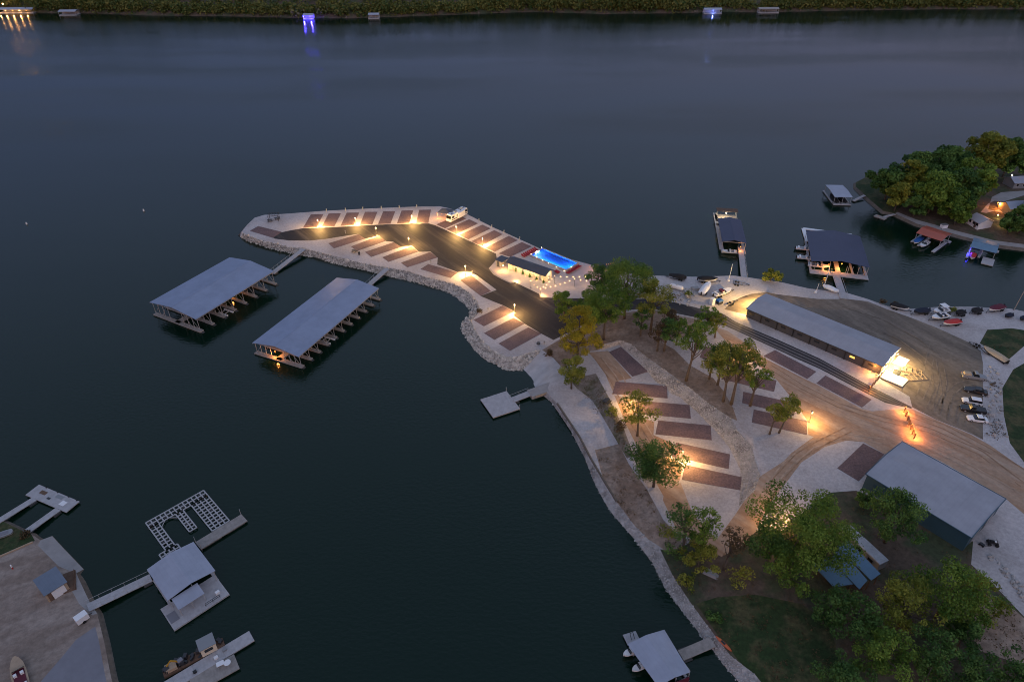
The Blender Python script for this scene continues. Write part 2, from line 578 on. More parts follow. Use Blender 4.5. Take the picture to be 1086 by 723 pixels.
outline = zl(1.8, BACK_L) + zl(2.4, BACK_R) + zl(1.0, BACK_S) + FAR_R + [(p[0], p[1], -0.15) for p in reversed(SHORE)]
contours = [
    zl(1.8, BANK), zl(1.5, BEACH_R), zl(1.15, [(606, 402), (628, 412)]), zl(1.1, STRIP_IN), zl(1.2, [(634, 438), (657, 471)]),
    zl(2.6, TERR), zl(2.6, BAND_LO), zl(3.8, BAND_HI),
    zl(1.8, [(560, 300), (586, 316), (600, 330), (592, 350), (586, 360)]), zl(1.8, [(624, 281), (640, 292), (636, 316)]),
    zl(2.6, [(645, 350), (636, 362)]),
    zl(4.0, [(700, 345), (757, 346), (800, 368), (880, 410), (930, 436), (966, 434)]),
    zl(4.0, [(690, 316), (720, 321), (768, 333), (793, 331), (812, 312), (955, 370), (968, 380), (975, 420), (966.8, 431.4)]),
    zl(4.0, [(1042, 386), (1042, 466)]), zl(1.2, [(824, 312), (867, 317), (899, 316.5), (920, 319.5), (940, 327.5), (966, 336.7), (993, 347.4)]),
    zl(2.0, [(1027, 362.7), (1040, 371)]), zl(1.5, [(1027, 340), (1100, 345)]), zl(2.4, [(735, 305), (768, 327), (790, 314)]),
    zl(4.0, [(715, 371), (756, 401), (777, 431), (790, 458), (815, 500), (850, 490), (940, 480), (1066, 528)]),
    zl(2.9, [(775, 582), (790, 548)]), zl(4.0, [(1032, 572), (955, 540), (880, 520)]), zl(2.0, [(760, 640), (800, 700), (850, 760)]), zl(3.6, [(830, 600), (900, 640), (1000, 660)]),
    zl(3.0, [(860, 680), (960, 720)]),
]
P_ = lambda *a: [(a[i], a[i + 1]) for i in range(0, len(a), 2)]
regions = [
    ('earth', P_(590, 362, 602, 355, 622, 344, 645, 334, 690, 328, 742, 339, 757, 347, 735, 356, 700, 362, 715, 370.4, 731.5, 387, 756.4, 400.9, 767.5, 414.7, 777, 431.3, 782, 446) + list(reversed(BAND_HI[1:8])) + P_(640, 365, 636, 371, 622, 373, 606, 385, 597, 391, 587, 379.7, 575, 371)),
    ('earth', P_(631, 477, 656.3, 470.5, 667, 492, 685.6, 518, 703.6, 551, 715, 563, 730, 573, 714, 590, 697, 577.5, 688, 572, 673, 557, 654, 532, 640, 509)),
    ('litter', P_(714, 611, 700, 582, 714, 585, 735, 573, 765, 590, 790, 575, 802, 562, 830, 562, 880, 522, 908, 520, 960, 540, 1032, 574, 1030, 598, 1062, 628, 1100, 668, 1340, 790, 1340, 840, 850, 840, 801, 715, 775, 695, 754, 668, 734, 641)),
    ('earth', P_(1030, 628, 1060, 632, 1086, 655, 1120, 700, 1086, 705, 1040, 690, 1022, 660)),
    ('grass', P_(738, 640, 760, 633, 800, 630, 850, 640, 880, 660, 890, 700, 880, 760, 850, 775, 815, 728, 790, 708, 762, 674)),
    ('grass', P_(1039, 364, 1047, 349.7, 1073, 348, 1100, 352, 1110, 360, 1086, 367, 1070, 381)),
    ('grass', P_(1074.6, 391.6, 1063, 411.5, 1064.6, 439.7, 1071, 469.6, 1086, 490, 1330, 560, 1330, 380, 1120, 366)),
    ('gravel', P_(740, 295, 796, 296, 830, 301, 858, 308, 867, 317, 824, 312, 812, 309.5, 790, 306, 770, 309, 752, 322, 735, 328, 700, 318, 712, 302)),
    ('sand', P_(553.6, 393, 574, 371.2, 586.8, 379.7, 596.5, 390.7, 600.6, 401.8, 566, 411, 559.2, 399)),
    ('dirt', P_(755, 345, 772, 351, 800, 370, 811, 380, 856.2, 403, 866, 407.5, 914, 433.3, 925, 436, 945, 434, 966.8, 433.4, 993, 445, 1029.8, 460.5, 1050, 472, 1086, 497, 1330, 620, 1330, 680, 1086, 545, 1066, 528, 1000, 490, 955.8, 467.3, 939.6, 482, 916, 468.5, 897, 467, 875, 473.5, 860, 483.5, 850, 490, 835, 510, 815, 535, 803, 562, 785, 580, 765, 590, 740, 576, 718, 562, 703, 530, 706, 512, 722, 512, 735, 545, 760, 572, 780, 545, 790, 530, 806, 505, 831, 489, 839.5, 480, 863, 463, 857, 461, 856, 446, 842, 425, 824, 403, 795, 380, 770, 362)),
    ('dirt', P_(624, 373.5, 645, 372, 670, 401, 654, 404, 649, 418, 674, 425, 671, 440, 694, 447, 693, 461, 714, 470, 711, 486, 724, 493, 721, 509, 706, 530, 692, 505, 678, 478, 664, 450, 652, 420, 640, 392)),
    ('strip', BAND_LO + list(reversed(BAND_HI))),
    ('rock', SHORE[1:29] + list(reversed(BANK))),
    ('scrub', P_(606, 405, 618, 399, 632, 396, 645, 420, 662, 455, 672, 483, 665, 486, 656, 471, 642, 447, 628, 424, 612, 412)),
    ('strip', SHORE[32:] + list(reversed(STRIP_IN))),
    ('patio', P_(527, 274.5, 518.3, 284.5, 523.8, 291.5, 541.5, 300.4, 546, 299.2, 571.4, 311.4, 573.6, 314.7, 584.7, 315.8, 626, 316, 650, 303, 646, 288, 624, 282.5, 604, 277, 581, 270, 566, 263, 541, 273)),
    ('lot', P_(768, 328, 775, 321, 785, 315.5, 797, 311.5, 812, 309.8, 824, 312, 867, 317, 899, 317, 920, 319.5, 940, 327.5, 966, 336.7, 993.4, 347.4, 1027, 362.7, 1040, 372, 1042.5, 385, 1042.5, 466, 1029.8, 459.7, 993, 444.7, 967.5, 431.6, 964.7, 420.5, 934, 402, 940, 392, 800, 332, 793, 334)),
    ('asphalt', P_(289.3, 252, 298, 246.5, 310, 244, 321.4, 242.1, 338, 241.5, 355, 240.9, 399, 238.4, 432, 237.2, 454.6, 237, 461.3, 238.8, 468.3, 242, 499, 256, 526, 269, 527, 275, 518.3, 284.5, 523.8, 291.5, 541.5, 300.4, 546, 299.2, 571.4, 311.4, 573.6, 314.7, 584.7, 315.8, 622, 316.5) + ROAD_HI + ROAD_LO + P_(660, 329, 640, 334, 620, 343, 600, 354, 587, 360.5, 574, 353.7, 556.4, 343.2, 545.3, 335, 545.3, 330, 533, 323.5, 524, 320, 509.5, 313.8, 526.6, 307.3, 505, 291.5, 500, 288.7, 490, 288, 485.2, 288.5, 463.7, 280.5, 464.2, 273.3, 456.5, 266.8, 444.3, 267.2, 436.5, 260.6, 425.5, 262, 417, 256.5, 409.7, 256, 402, 249.9, 387, 253.2, 380, 248.2, 365, 250.4, 344.6, 253.7, 329, 255.2, 307, 255.2, 291.5, 253.2)),
]
random.seed(3)
MAIN = Land(outline, contours, regions, 'gravel')
MP = MAIN.P

WOODS = Land([(907.6, 193.5, .9), (907.6, 198, .9), (920.5, 210, .9), (937, 224, .9), (949, 226.4, .9), (972, 237, .9), (1019, 250, .9), (1054.5, 259, .9), (1086, 263, .9),
              (1300, 300, .9), (1360, 200, 1), (1250, 150, 1), (1086, 160, 1), (1000, 170, 1), (940, 181, 1), (922, 186, 1)],
             [zl(3.0, [(960, 200), (1020, 215), (1086, 225)]), zl(1.6, [(940, 215), (975, 229), (1020, 242), (1086, 252)])],
             [('grass', P_(907.6, 193.5, 907.6, 198, 920.5, 210, 937, 224, 949, 226.4, 960, 215, 945, 190, 925, 185)),
              ('concrete', P_(949, 226.4, 972, 237, 1019, 250, 1054.5, 259, 1086, 263, 1086, 259, 1054.5, 255, 1019, 246, 972, 233, 952, 225)),
              ('concrete', P_(1040, 225, 1048, 216, 1055, 213, 1064, 214, 1090, 206, 1090, 202, 1062, 204, 1052, 209, 1048, 222, 1064, 226, 1064, 217, 1070, 214, 1060, 222, 1046, 226))],
             'litter', grid=9)
WP = WOODS.P

YARD = Land([(-170, 545, 1), (0, 551, .9), (25, 563, .9), (33, 566, .9), (43, 572.5, .9), (55.3, 568, .1), (66, 579.7, .1), (88.6, 603.2, .1), (80.8, 607.6, .6), (85, 616.5, .8),
             (96, 640, .8), (103, 650, .8), (110.5, 680, .8), (117, 713.6, .8), (128, 760, .8), (140, 840, .8), (-230, 840, 1)],
            [zl(1.0, [(0, 600), (40, 580), (60, 605), (78, 625), (90, 660), (100, 720)])],
            [('grass', P_(-170, 545, 0, 551, 25, 563, 33, 566, 37, 573, 20, 580, 0, 589, -170, 660)),
             ('concrete', P_(43, 572.5, 55.3, 568, 66, 579.7, 88.6, 603.2, 80.8, 607.6, 62, 600, 40, 578)),
             ('concrete', P_(80.8, 607.6, 85, 616.5, 96, 640, 103, 650, 98, 652, 84, 640, 74, 622, 70, 610)),
             ('slab', P_(101, 664, 92, 670, 80.5, 678, 66.7, 695, 50.6, 713.6, 20, 750, 20, 840, 130, 840, 122, 765, 111, 713, 105, 680))],
            'yard', grid=9)
YP = YARD.P

# lake: one sheet to the horizon
mw = bpy.data.materials.new('water')
mw.use_nodes = True
nt = mw.node_tree
b = nt.nodes['Principled BSDF']
b.inputs['Base Color'].default_value = (0.0022, 0.0135, 0.0074, 1)
b.inputs['IOR'].default_value = 1.33
b.inputs['Roughness'].default_value = 0.07
tc = nt.nodes.new('ShaderNodeTexCoord')
n1 = nt.nodes.new('ShaderNodeTexNoise')
n1.inputs['Scale'].default_value = 0.9
n1.inputs['Detail'].default_value = 4
mp = nt.nodes.new('ShaderNodeMapping')
mp.inputs['Scale'].default_value = (1.0, 1.5, 1)
nt.links.new(tc.outputs['Object'], mp.inputs['Vector'])
nt.links.new(mp.outputs['Vector'], n1.inputs['Vector'])
n2 = nt.nodes.new('ShaderNodeTexNoise')
n2.inputs['Scale'].default_value = 0.012
n2.inputs['Detail'].default_value = 4
mp2 = nt.nodes.new('ShaderNodeMapping')
mp2.inputs['Scale'].default_value = (0.35, 1.6, 1)
mp2.inputs['Rotation'].default_value = (0, 0, R(8))
nt.links.new(tc.outputs['Object'], mp2.inputs['Vector'])
nt.links.new(mp2.outputs['Vector'], n2.inputs['Vector'])
mr = nt.nodes.new('ShaderNodeMapRange')
mr.inputs['From Min'].default_value = 0.35
mr.inputs['From Max'].default_value = 0.65
mr.inputs['To Min'].default_value = 0.08
mr.inputs['To Max'].default_value = 0.45
nt.links.new(n2.outputs['Fac'], mr.inputs['Value'])
bp = nt.nodes.new('ShaderNodeBump')
bp.inputs['Distance'].default_value = 0.3
nt.links.new(mr.outputs['Result'], bp.inputs['Strength'])
nt.links.new(n1.outputs['Fac'], bp.inputs['Height'])
nt.links.new(bp.outputs['Normal'], b.inputs['Normal'])
mr2 = nt.nodes.new('ShaderNodeMapRange')
mr2.inputs['From Min'].default_value = 0.35
mr2.inputs['From Max'].default_value = 0.65
mr2.inputs['To Min'].default_value = 0.04
mr2.inputs['To Max'].default_value = 0.15
nt.links.new(n2.outputs['Fac'], mr2.inputs['Value'])
nt.links.new(mr2.outputs['Result'], b.inputs['Roughness'])
MATS['water'] = mw
S = 6000
tag(MB().add([(-S, -S, 0), (S, -S, 0), (S, S, 0), (-S, S, 0)], [(0, 1, 2, 3)]).build('lake_water', 'water'), kind='structure')

# ---------------------------------------------------------------- sky and light (dusk)
SUN_EL, SUN_AZ = R(1.5), R(200)
w = bpy.data.worlds.new('World')
sc.world = w
w.use_nodes = True
nt = w.node_tree
bg = nt.nodes['Background']
sky = nt.nodes.new('ShaderNodeTexSky')
sky.sky_type = 'NISHITA'
sky.sun_disc = False
sky.sun_elevation = SUN_EL
sky.sun_rotation = SUN_AZ
sky.air_density = 1.0
sky.dust_density = 1.0
sky.ozone_density = 1.6
tcw = nt.nodes.new('ShaderNodeTexCoord')
spw = nt.nodes.new('ShaderNodeSeparateXYZ')
nt.links.new(tcw.outputs['Generated'], spw.inputs[0])


def skymix(fac, lo, hi, ca, cb):
    r_ = nt.nodes.new('ShaderNodeMapRange')
    r_.interpolation_type = 'SMOOTHSTEP'
    r_.inputs['From Min'].default_value = lo
    r_.inputs['From Max'].default_value = hi
    nt.links.new(fac, r_.inputs['Value'])
    m_ = nt.nodes.new('ShaderNodeMix')
    m_.data_type = 'RGBA'
    for s_, c_ in (('A', ca), ('B', cb)):
        if isinstance(c_, tuple):
            m_.inputs[s_].default_value = (*c_, 1)
        else:
            nt.links.new(c_, m_.inputs[s_])
    nt.links.new(r_.outputs['Result'], m_.inputs['Factor'])
    return m_.outputs['Result']


# dusk: the cloud deck is dimmer and bluer towards the horizon, mauve to the east
low = skymix(spw.outputs['X'], -.6, .6, (.122, .136, .315), (.178, .143, .272))
tint = skymix(spw.outputs['Z'], .10, .84, low, (1.24, 1.0, 1.0))
mx = nt.nodes.new('ShaderNodeMix')
mx.data_type = 'RGBA'
mx.blend_type = 'MULTIPLY'
mx.inputs['Factor'].default_value = 1
nt.links.new(tint, mx.inputs['B'])
nt.links.new(sky.outputs[0], mx.inputs['A'])
nt.links.new(mx.outputs['Result'], bg.inputs['Color'])
bg.inputs['Strength'].default_value = 0.15
sl = bpy.data.lights.new('sun', 'SUN')
sl.energy = 0.05
sl.angle = R(40)
sl.color = (1.0, 0.88, 0.82)
so = bpy.data.objects.new('sun', sl)
COL.objects.link(so)
so.rotation_euler = (R(60), 0, R(20))
sc.view_settings.view_transform = 'Standard'
sc.view_settings.look = 'None'
sc.view_settings.exposure = 2.88
sc.view_settings.gamma = 1
sc.cycles.use_denoising = True
sc.cycles.filter_width = 1.0
sc.cycles.max_bounces = 6
sc.cycles.caustics_reflective = False
sc.cycles.caustics_refractive = False
sc.cycles.sample_clamp_indirect = 4
# ================================================================ small parts of the place
def local(root, p):
    """world point -> local xy of a thing"""
    d = Vector((p[0] - root.location.x, p[1] - root.location.y))
    a = -root.rotation_euler.z
    return Vector((d.x * math.cos(a) - d.y * math.sin(a), d.x * math.sin(a) + d.y * math.cos(a)))


# ---- parking pads: compacted brown gravel rectangles
def pad(quad, H, dz=0.035, notch=None):
    pts = [H(*q) for q in quad]
    m = MB()
    m.hexa([p - Vector((0, 0, .15)) for p in pts], [p + Vector((0, 0, dz)) for p in pts])
    tag(m.build('parking_pad', 'pad'), kind='structure')


PADS = [
    P_(264.9, 244.9, 273.8, 239.9, 298.7, 246, 289.3, 252.3),
    P_(321.4, 241.6, 329.7, 227.4, 343, 227.2, 335.8, 241.1), P_(341.3, 240.6, 348.5, 226.6, 361.6, 226.3, 354.6, 240.2),
    P_(361.1, 239.6, 367.7, 225.7, 381, 225.5, 374.9, 239.2), P_(381.6, 238.7, 387.1, 224.8, 400.2, 224.8, 394.9, 238.2),
    P_(400.9, 237.8, 406.5, 224.1, 419.2, 224, 414.2, 237.4), P_(420.9, 237, 425.9, 223.4, 438.3, 223.2, 434.2, 236.8),
    P_(441.4, 236.6, 444.5, 222.7, 457.1, 222.5, 454.3, 236.6),
    P_(462.5, 238.2, 485.5, 228.2, 494.5, 232, 472, 242.3),
    P_(473.3, 243.2, 497.6, 232.7, 507, 237.1, 484.3, 248.2), P_(487.1, 249.3, 511.5, 238.4, 520.3, 242.4, 496.5, 254),
    P_(499.8, 256, 524.2, 244.2, 533, 248.6, 510.4, 260.8), P_(514.8, 262.9, 539.7, 250.2, 549.1, 254.8, 524.7, 267),
    P_(528.6, 268.9, 553.5, 256.8, 564, 261.5, 541.3, 272.4),
    P_(348.4, 258.1, 380.4, 248.4, 387.1, 253.2, 354.2, 263.5), P_(372.2, 261.5, 402, 250.1, 409.5, 255.6, 378.8, 266.2),
    P_(387.1, 267.3, 417.6, 257, 425.3, 262, 393.7, 272.5), P_(405.4, 272.9, 436.4, 261.2, 443.6, 267, 412, 277.8),
    P_(425.3, 278.6, 456.3, 267.3, 464, 273.1, 431.9, 283.6), P_(445.9, 285.5, 454.2, 280.1, 485.2, 289, 478, 294.9),
    P_(488, 297.1, 499.6, 291.8, 520.8, 308.7, 509.6, 313.7),
    P_(502.1, 339.3, 533.1, 324, 545.3, 330.3, 513.2, 346), P_(513.2, 353.2, 544.8, 336.9, 556.4, 343.2, 524.3, 360.4),
    P_(528.7, 364.2, 560.3, 347.1, 574.1, 353.7, 540.9, 372),
    P_(645.8, 373.2, 658.6, 367.7, 687.3, 393.8, 670.7, 399.3),
    P_(653, 404.6, 707.3, 409, 708, 422.3, 649.5, 417.5), P_(676, 424.5, 731.3, 429.4, 732.7, 443.8, 672.5, 438.2),
    P_(698.1, 445.6, 753.7, 451.1, 754.8, 466.7, 695, 460.3), P_(717, 469, 774.2, 481.5, 772.8, 497.2, 713, 483.8),
    P_(726.4, 492.6, 786.6, 505.8, 785.2, 519.6, 723, 508.5),
    P_(742, 379, 747, 367, 792, 379, 787, 391), P_(769, 391, 823.6, 403.3, 821, 415.4, 765, 402),
    P_(788.3, 415.3, 844, 427.5, 842, 440.5, 787, 427.2), P_(799.4, 434, 856, 446.5, 855.8, 461, 797.3, 447.8),
    P_(809.7, 377.4, 821.9, 371.2, 865.7, 394, 856.2, 401.8), P_(865.8, 406.3, 875.4, 398, 924.5, 423.6, 914.2, 431.9),
    P_(887.9, 496.3, 915.5, 470, 938, 481.5, 910.7, 510.1),
]
for q in PADS:
    pad(q, MP)

# seams of the black road beside the long building
for i, t in enumerate((0.12, 0.42, 0.72)):
    m = MB()
    hi = ROAD_HI[3:]
    lo = list(reversed(ROAD_LO))[2:]

    def lerp(l, s):
        k = s * (len(l) - 1)
        j = min(int(k), len(l) - 2)
        f = k - j
        return (l[j][0] + (l[j + 1][0] - l[j][0]) * f, l[j][1] + (l[j + 1][1] - l[j][1]) * f)
    pa, pb = [], []
    for s in range(21):
        a, b = lerp(hi, s / 20), lerp(lo, s / 20)
        for l, tt in ((pa, t), (pb, t + 0.16)):
            l.append(MP(a[0] + (b[0] - a[0]) * tt, a[1] + (b[1] - a[1]) * tt, 0.02))
    n = len(pa)
    m.add(pa + pb, [(n + k, n + k + 1, k + 1, k) for k in range(n - 1)])
    tag(m.build('road_strip', mat('road_strip_%d' % i, (0.13, 0.115, 0.115), 0.85, var=0.25, vscale=1.0)), kind='structure')


# ---- riprap
def rocks(name, material, polys, H, count, smin, smax, seed):
    rng = np.random.default_rng(seed)
    ph = (1 + 5 ** .5) / 2
    iv = np.array([(-1, ph, 0), (1, ph, 0), (-1, -ph, 0), (1, -ph, 0), (0, -1, ph), (0, 1, ph), (0, -1, -ph), (0, 1, -ph), (ph, 0, -1), (ph, 0, 1), (-ph, 0, -1), (-ph, 0, 1)]) / 1.9
    fi = [(0, 11, 5), (0, 5, 1), (0, 1, 7), (0, 7, 10), (0, 10, 11), (1, 5, 9), (5, 11, 4), (11, 10, 2), (10, 7, 6), (7, 1, 8), (3, 9, 4), (3, 4, 2), (3, 2, 6), (3, 6, 8), (3, 8, 9), (4, 9, 5), (2, 4, 11), (6, 2, 10), (8, 6, 7), (9, 8, 1)]
    m = MB()
    for poly, cnt in zip(polys, count):
        xs = [p[0] for p in poly]
        ys = [p[1] for p in poly]
        k = 0
        while k < cnt:
            x, y = rng.uniform(min(xs), max(xs)), rng.uniform(min(ys), max(ys))
            if not inpoly(x, y, poly):
                continue
            k += 1
            p = H(x, y)
            s = (smin + (smax - smin) * rng.random() ** 1.6) * (1.5 if rng.random() < .06 else 1)
            sc3 = rng.uniform(.6, 1.25, 3) * s * .5
            a = rng.uniform(0, 6.28)
            v = iv * rng.uniform(.72, 1.2, (12, 1)) * sc3
            v = v @ np.array([[math.cos(a), math.sin(a), 0], [-math.sin(a), math.cos(a), 0], [0, 0, 1]])
            v = v + np.array([p.x, p.y, max(p.z, -.1) + s * .12])
            m.add(v.tolist(), fi)
    return tag(m.build(name, material), kind='stuff')


bank_poly = [(x - .5, y + .8) for x, y in SHORE[1:29]] + list(reversed(BANK))
rocks('riprap_rocks', 'rock', [bank_poly], MP, [6000], .22, .78, 1)
band_poly = BAND_LO + list(reversed(BAND_HI))
strip_poly = SHORE[32:-1] + list(reversed(STRIP_IN[:-1]))
rocks('terrace_rocks', 'grey_rock', [band_poly, strip_poly], MP, [3600, 1500], .14, .40, 2)
rocks('pathside_rocks', 'grey_rock', [P_(1046, 388, 1060, 392, 1062, 440, 1070, 466, 1050, 462), P_(1048, 590, 1080, 628, 1086, 640, 1086, 620, 1052, 588),
                                     P_(722, 305, 738, 306, 737, 326, 716, 322)], MP, [60, 50, 70], .4, 1.1, 4)


m = MB()
el = [MP(x, y, 0) for x, y in STRIP_IN[1:7]]
for p, q in zip(el[:-1], el[1:]):
    m.bar(p + Vector((0, 0, .1)), q + Vector((0, 0, .1)), .35, .4)
tag(m.build('edge_wall', 'bank'), 'low dark retaining edge between the white flat and the shore strip', 'wall')
# ---- lamp posts
def lamp_post(px, py, h, label, power=95, group='lamp posts along the campground roads'):
    b = MP(px, py)
    t = thing('lamp_post', label, 'lamp post', b, 0, group)
    MB().box(0, 0, -.1, .25, .4, .4).build('lamp_base', 'concrete', t)
    MB().tube([(0, 0, .2), (0, 0, h - .25)], [.07, .05], 7).build('pole', 'dark_steel', t)
    hd = MB()
    hd.box(0, 0, h + .16, h + .24, .5, .5, 0, .5)
    hd.box(0, 0, h - .3, h - .24, .2, .2)
    for a, c in ((-1, -1), (1, -1), (1, 1), (-1, 1)):
        hd.bar((a * .12, c * .12, h - .27), (a * .17, c * .17, h + .17), .03)
    hd = hd.build('lantern', 'dark_steel', t)
    MB().ball((0, 0, h - .04), .11, 8, 5).build('globe', 'bulb_white', hd)
    for k in range(1):
        point_light('lamp_light', (0.3, -0.25, h - .4), power, WARM, .15, t)
    return t


LAMPS = [
    (338.3, 241.4, 3.1, 'lamp post between the first two pads of the far row, by the rounded tip'),
    (377.6, 239.2, 3.1, 'lamp post between the third and fourth pads along the straight far row'),
    (437.2, 236.6, 3.1, 'lamp post beside the last pad of the straight far row before the motorhome'),
    (399.6, 250.0, 3.3, 'lamp post at the top corner of the second slanted pad above the covered docks'),
    (434.2, 261.4, 3.3, 'lamp post at the top corner of the fourth slanted pad above the covered docks'),
    (484, 248.2, 3.1, 'lamp post beside the first slanted pad past the motorhome'),
    (512, 261, 3.1, 'lamp post on the road edge two pads before the pool house'),
    (493.8, 290.6, 3.1, 'lamp post on the gravel corner between two end to end pads'),
    (545.6, 332.2, 3.2, 'lamp post at the road corner of the uppermost of three pads above the sand beach'),
    (671, 430, 3.4, 'lamp post glowing through the thin yellowing tree beside the dirt lane'),
    (722.4, 488.2, 3.0, 'lamp post between the two lowest pads of the middle terrace'),
    (782, 379, 3.2, 'lamp post behind the small trees near the black road'),
    (858, 447.5, 3.2, 'lamp post at the dirt road end of the lowest upper terrace pad'),
    (824, 553, 3.2, 'lamp post glowing inside the biggest round tree'),
]
for l in LAMPS:
    lamp_post(*l, power={671: 480, 824: 340, 722.4: 800, 782: 420, 858: 400, 545.6: 950, 493.8: 950}.get(l[0], 950))

# ---- utility pedestals at the pads
first = None
for (x, y) in P_(346.5, 224.4, 366.5, 223.6, 385, 222.6, 404.5, 221.6, 423.5, 220.6, 442, 220, 508, 235, 521.5, 241.3, 534.5, 247, 551, 254.2,
                 517.5, 329.5, 577, 365, 500.8, 290.6, 366.5, 247.6, 457, 279, 493.5, 292.8):
    if first is None:
        t = thing('utility_pedestal', 'small grey hookup pedestal standing at the edge of a gravel pad', 'utility post', MP(x, y), .3, 'hookup pedestals')
        MB().box(0, 0, 0, 1.1, .22, .18).build('post', 'steel', t)
        MB().box(0, -.1, .65, 1.2, .34, .2).build('outlet_box', 'paint_grey', t)
        first = t
    else:
        c = copy_tree(first)
        c.location = MP(x, y)


# ---- gangways
def gangway(a, za, b, zb, wdt, label, name='gangway', m='deck', group=None, rails=True):
    A, B = at(a[0], a[1], za), at(b[0], b[1], zb)
    d = B - A
    L = math.hypot(d.x, d.y)
    t = thing(name, label, 'gangway', (A.x, A.y, 0), math.atan2(d.y, d.x), group)
    mb = MB()
    h = wdt / 2
    mb.hexa([(0, -h, za - .18), (L, -h, zb - .18), (L, h, zb - .18), (0, h, za - .18)], [(0, -h, za), (L, -h, zb), (L, h, zb), (0, h, za)])
    mb.build('walkway', m, t)
    if rails:
        for s in (-1, 1):
            rb = MB()
            n = max(2, int(L / 2))
            rb.bar((0, s * (h + .03), za + .9), (L, s * (h + .03), zb + .9), .05)
            for k in range(n + 1):
                z = za + (zb - za) * k / n
                rb.bar((L * k / n, s * (h + .03), z - .1), (L * k / n, s * (h + .03), z + .88), .05)
            rb.build('railing', 'steel', t)
    fl = MB().box(0.9, 0, -.25, za - .19, 1.6, wdt * 1.3)
    fl.build('float', 'float', t)
    return t


# ---- roofed boat docks
def gable(L, W, eave, rise, over, th=.1):
    m = MB()
    x0, x1 = -L / 2 - over, L / 2 + over
    for s in (-1, 1):
        y = s * (W / 2)
        q = [(x0, y, eave), (x1, y, eave), (x1, 0, eave + rise), (x0, 0, eave + rise)]
        m.hexa([(a, b, c - th) for a, b, c in q], q) if s < 0 else m.hexa([(a, b, c - th) for a, b, c in reversed(q)], list(reversed(q)))
    return m


def covered_dock(a, b, c, d, slips, label, E=3.3):
    ctr, rz, L, W = rectfit(a, b, c, d, E)
    t = thing('covered_dock', label, 'boat dock', (ctr.x, ctr.y, 0), rz, 'long covered docks beside the point')
    r = gable(L, W, E, 1.25, .0).build('roof', 'galv_skytint_x', t)
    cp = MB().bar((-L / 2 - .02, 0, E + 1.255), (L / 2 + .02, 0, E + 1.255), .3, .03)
    cp.build('ridge_cap', 'galv_skytint_x', r)
    fr = MB()
    for s in (-1, 1):
        fr.bar((-L / 2, s * (W / 2 - .06), E - .2), (L / 2, s * (W / 2 - .06), E - .2), .12, .2)
    n = slips
    xs = [-L / 2 + .6 + (L - 1.2) * k / n for k in range(n + 1)]
    for x in xs:
        for s in (-1, 1):
            fr.bar((x, 0, E + 1), (x, s * W / 2, E - .2), .1)
        fr.bar((x, -W / 2, E - .22), (x, W / 2, E - .22), .1)
        for f in (-.66, -.33, 0, .33, .66):
            fr.bar((x, f * W / 2, E - .22), (x, f * W / 2 * .6, E + .95 - abs(f) * .7), .06)
    fr.build('roof_frame', 'steel', t)
    MB().box(0, 0, .12, .5, L - .4, 1.9).build('main_walkway', 'wood', t)
    fl = MB()
    for k, x in enumerate(xs):
        mb = MB().box(x, 0, .16, .5, 1.05 if k else 1.4, W + .5)
        mb.build('finger_pier', 'wood', t)
        for f in (-.45, -.16, .16, .45):
            fl.box(x, f * W, -.25, .15, .9, W * .2)
        ys = [-.48, -.37, -.26, -.15, .15, .26, .37, .48] if k == 0 else [-.48, -.33, -.18, .18, .33, .48]
        for f in ys:
            MB().bar((x, f * W, .5), (x, f * W, E - .2), .11).build('post', 'steel', t)
        for s in (-1, 1):
            br = MB()
            br.bar((x, s * W * .48, .6), (x, s * W * .33, E - .25), .07)
            br.bar((x, s * W * .33, .6), (x, s * W * .18, E - .25), .07)
            br.build('brace', 'steel', t)
    fl.build('float', 'float', t)
    return t, L, W, xs


dk1, L1, W1, xs1 = covered_dock((207.2, 338.6), (291.1, 287.3), (243.4, 273.1), (158.3, 320.4), 7, 'long covered boat dock with the wider sky-tinted grey roof, nearer the tip of the point', 4.9)
dk2, L2, W2, xs2 = covered_dock((316.7, 377.9), (402, 305.9), (357.6, 294.3), (266.8, 363.8), 10, 'long covered boat dock with ten slips and an amber lamp at its end', 4.1)
gangway((288.5, 289.8), .5, (322, 263.9), 1.75, 1.9, 'gangway from the wider covered dock up to the point', group='gangways to the long covered docks')
gangway((390, 303), .5, (411, 284.2), 1.75, 1.9, 'gangway from the ten slip covered dock up to the point', group='gangways to the long covered docks')


def dock_lamp(p, label, power, color, bulb, name='dock_lamp'):
    t = thing(name, label, 'lamp', p)
    MB().tube([(0, 0, -.5), (0, 0, -.14)], .04, 6).build('bracket', 'dark_steel', t)
    MB().ball((0, 0, 0), .16, 8, 5).build('bulb', bulb, t)
    point_light('dock_light', (0, 0, -.75), power, color, .2, t)
    return t


def wpt(root, x, y, z):
    a = root.rotation_euler.z
    return Vector((root.location.x + x * math.cos(a) - y * math.sin(a), root.location.y + x * math.sin(a) + y * math.cos(a), z))


dock_lamp(wpt(dk2, -L2 / 2 + .9, 1.2, 2.6), 'amber lamp hanging under the front gable of the ten slip dock', 90, AMBER, 'bulb_amber')
dock_lamp(wpt(dk1, 3, -3, 2.7), 'amber lamp hidden under the roof of the wider covered dock', 45, AMBER, 'bulb_amber')


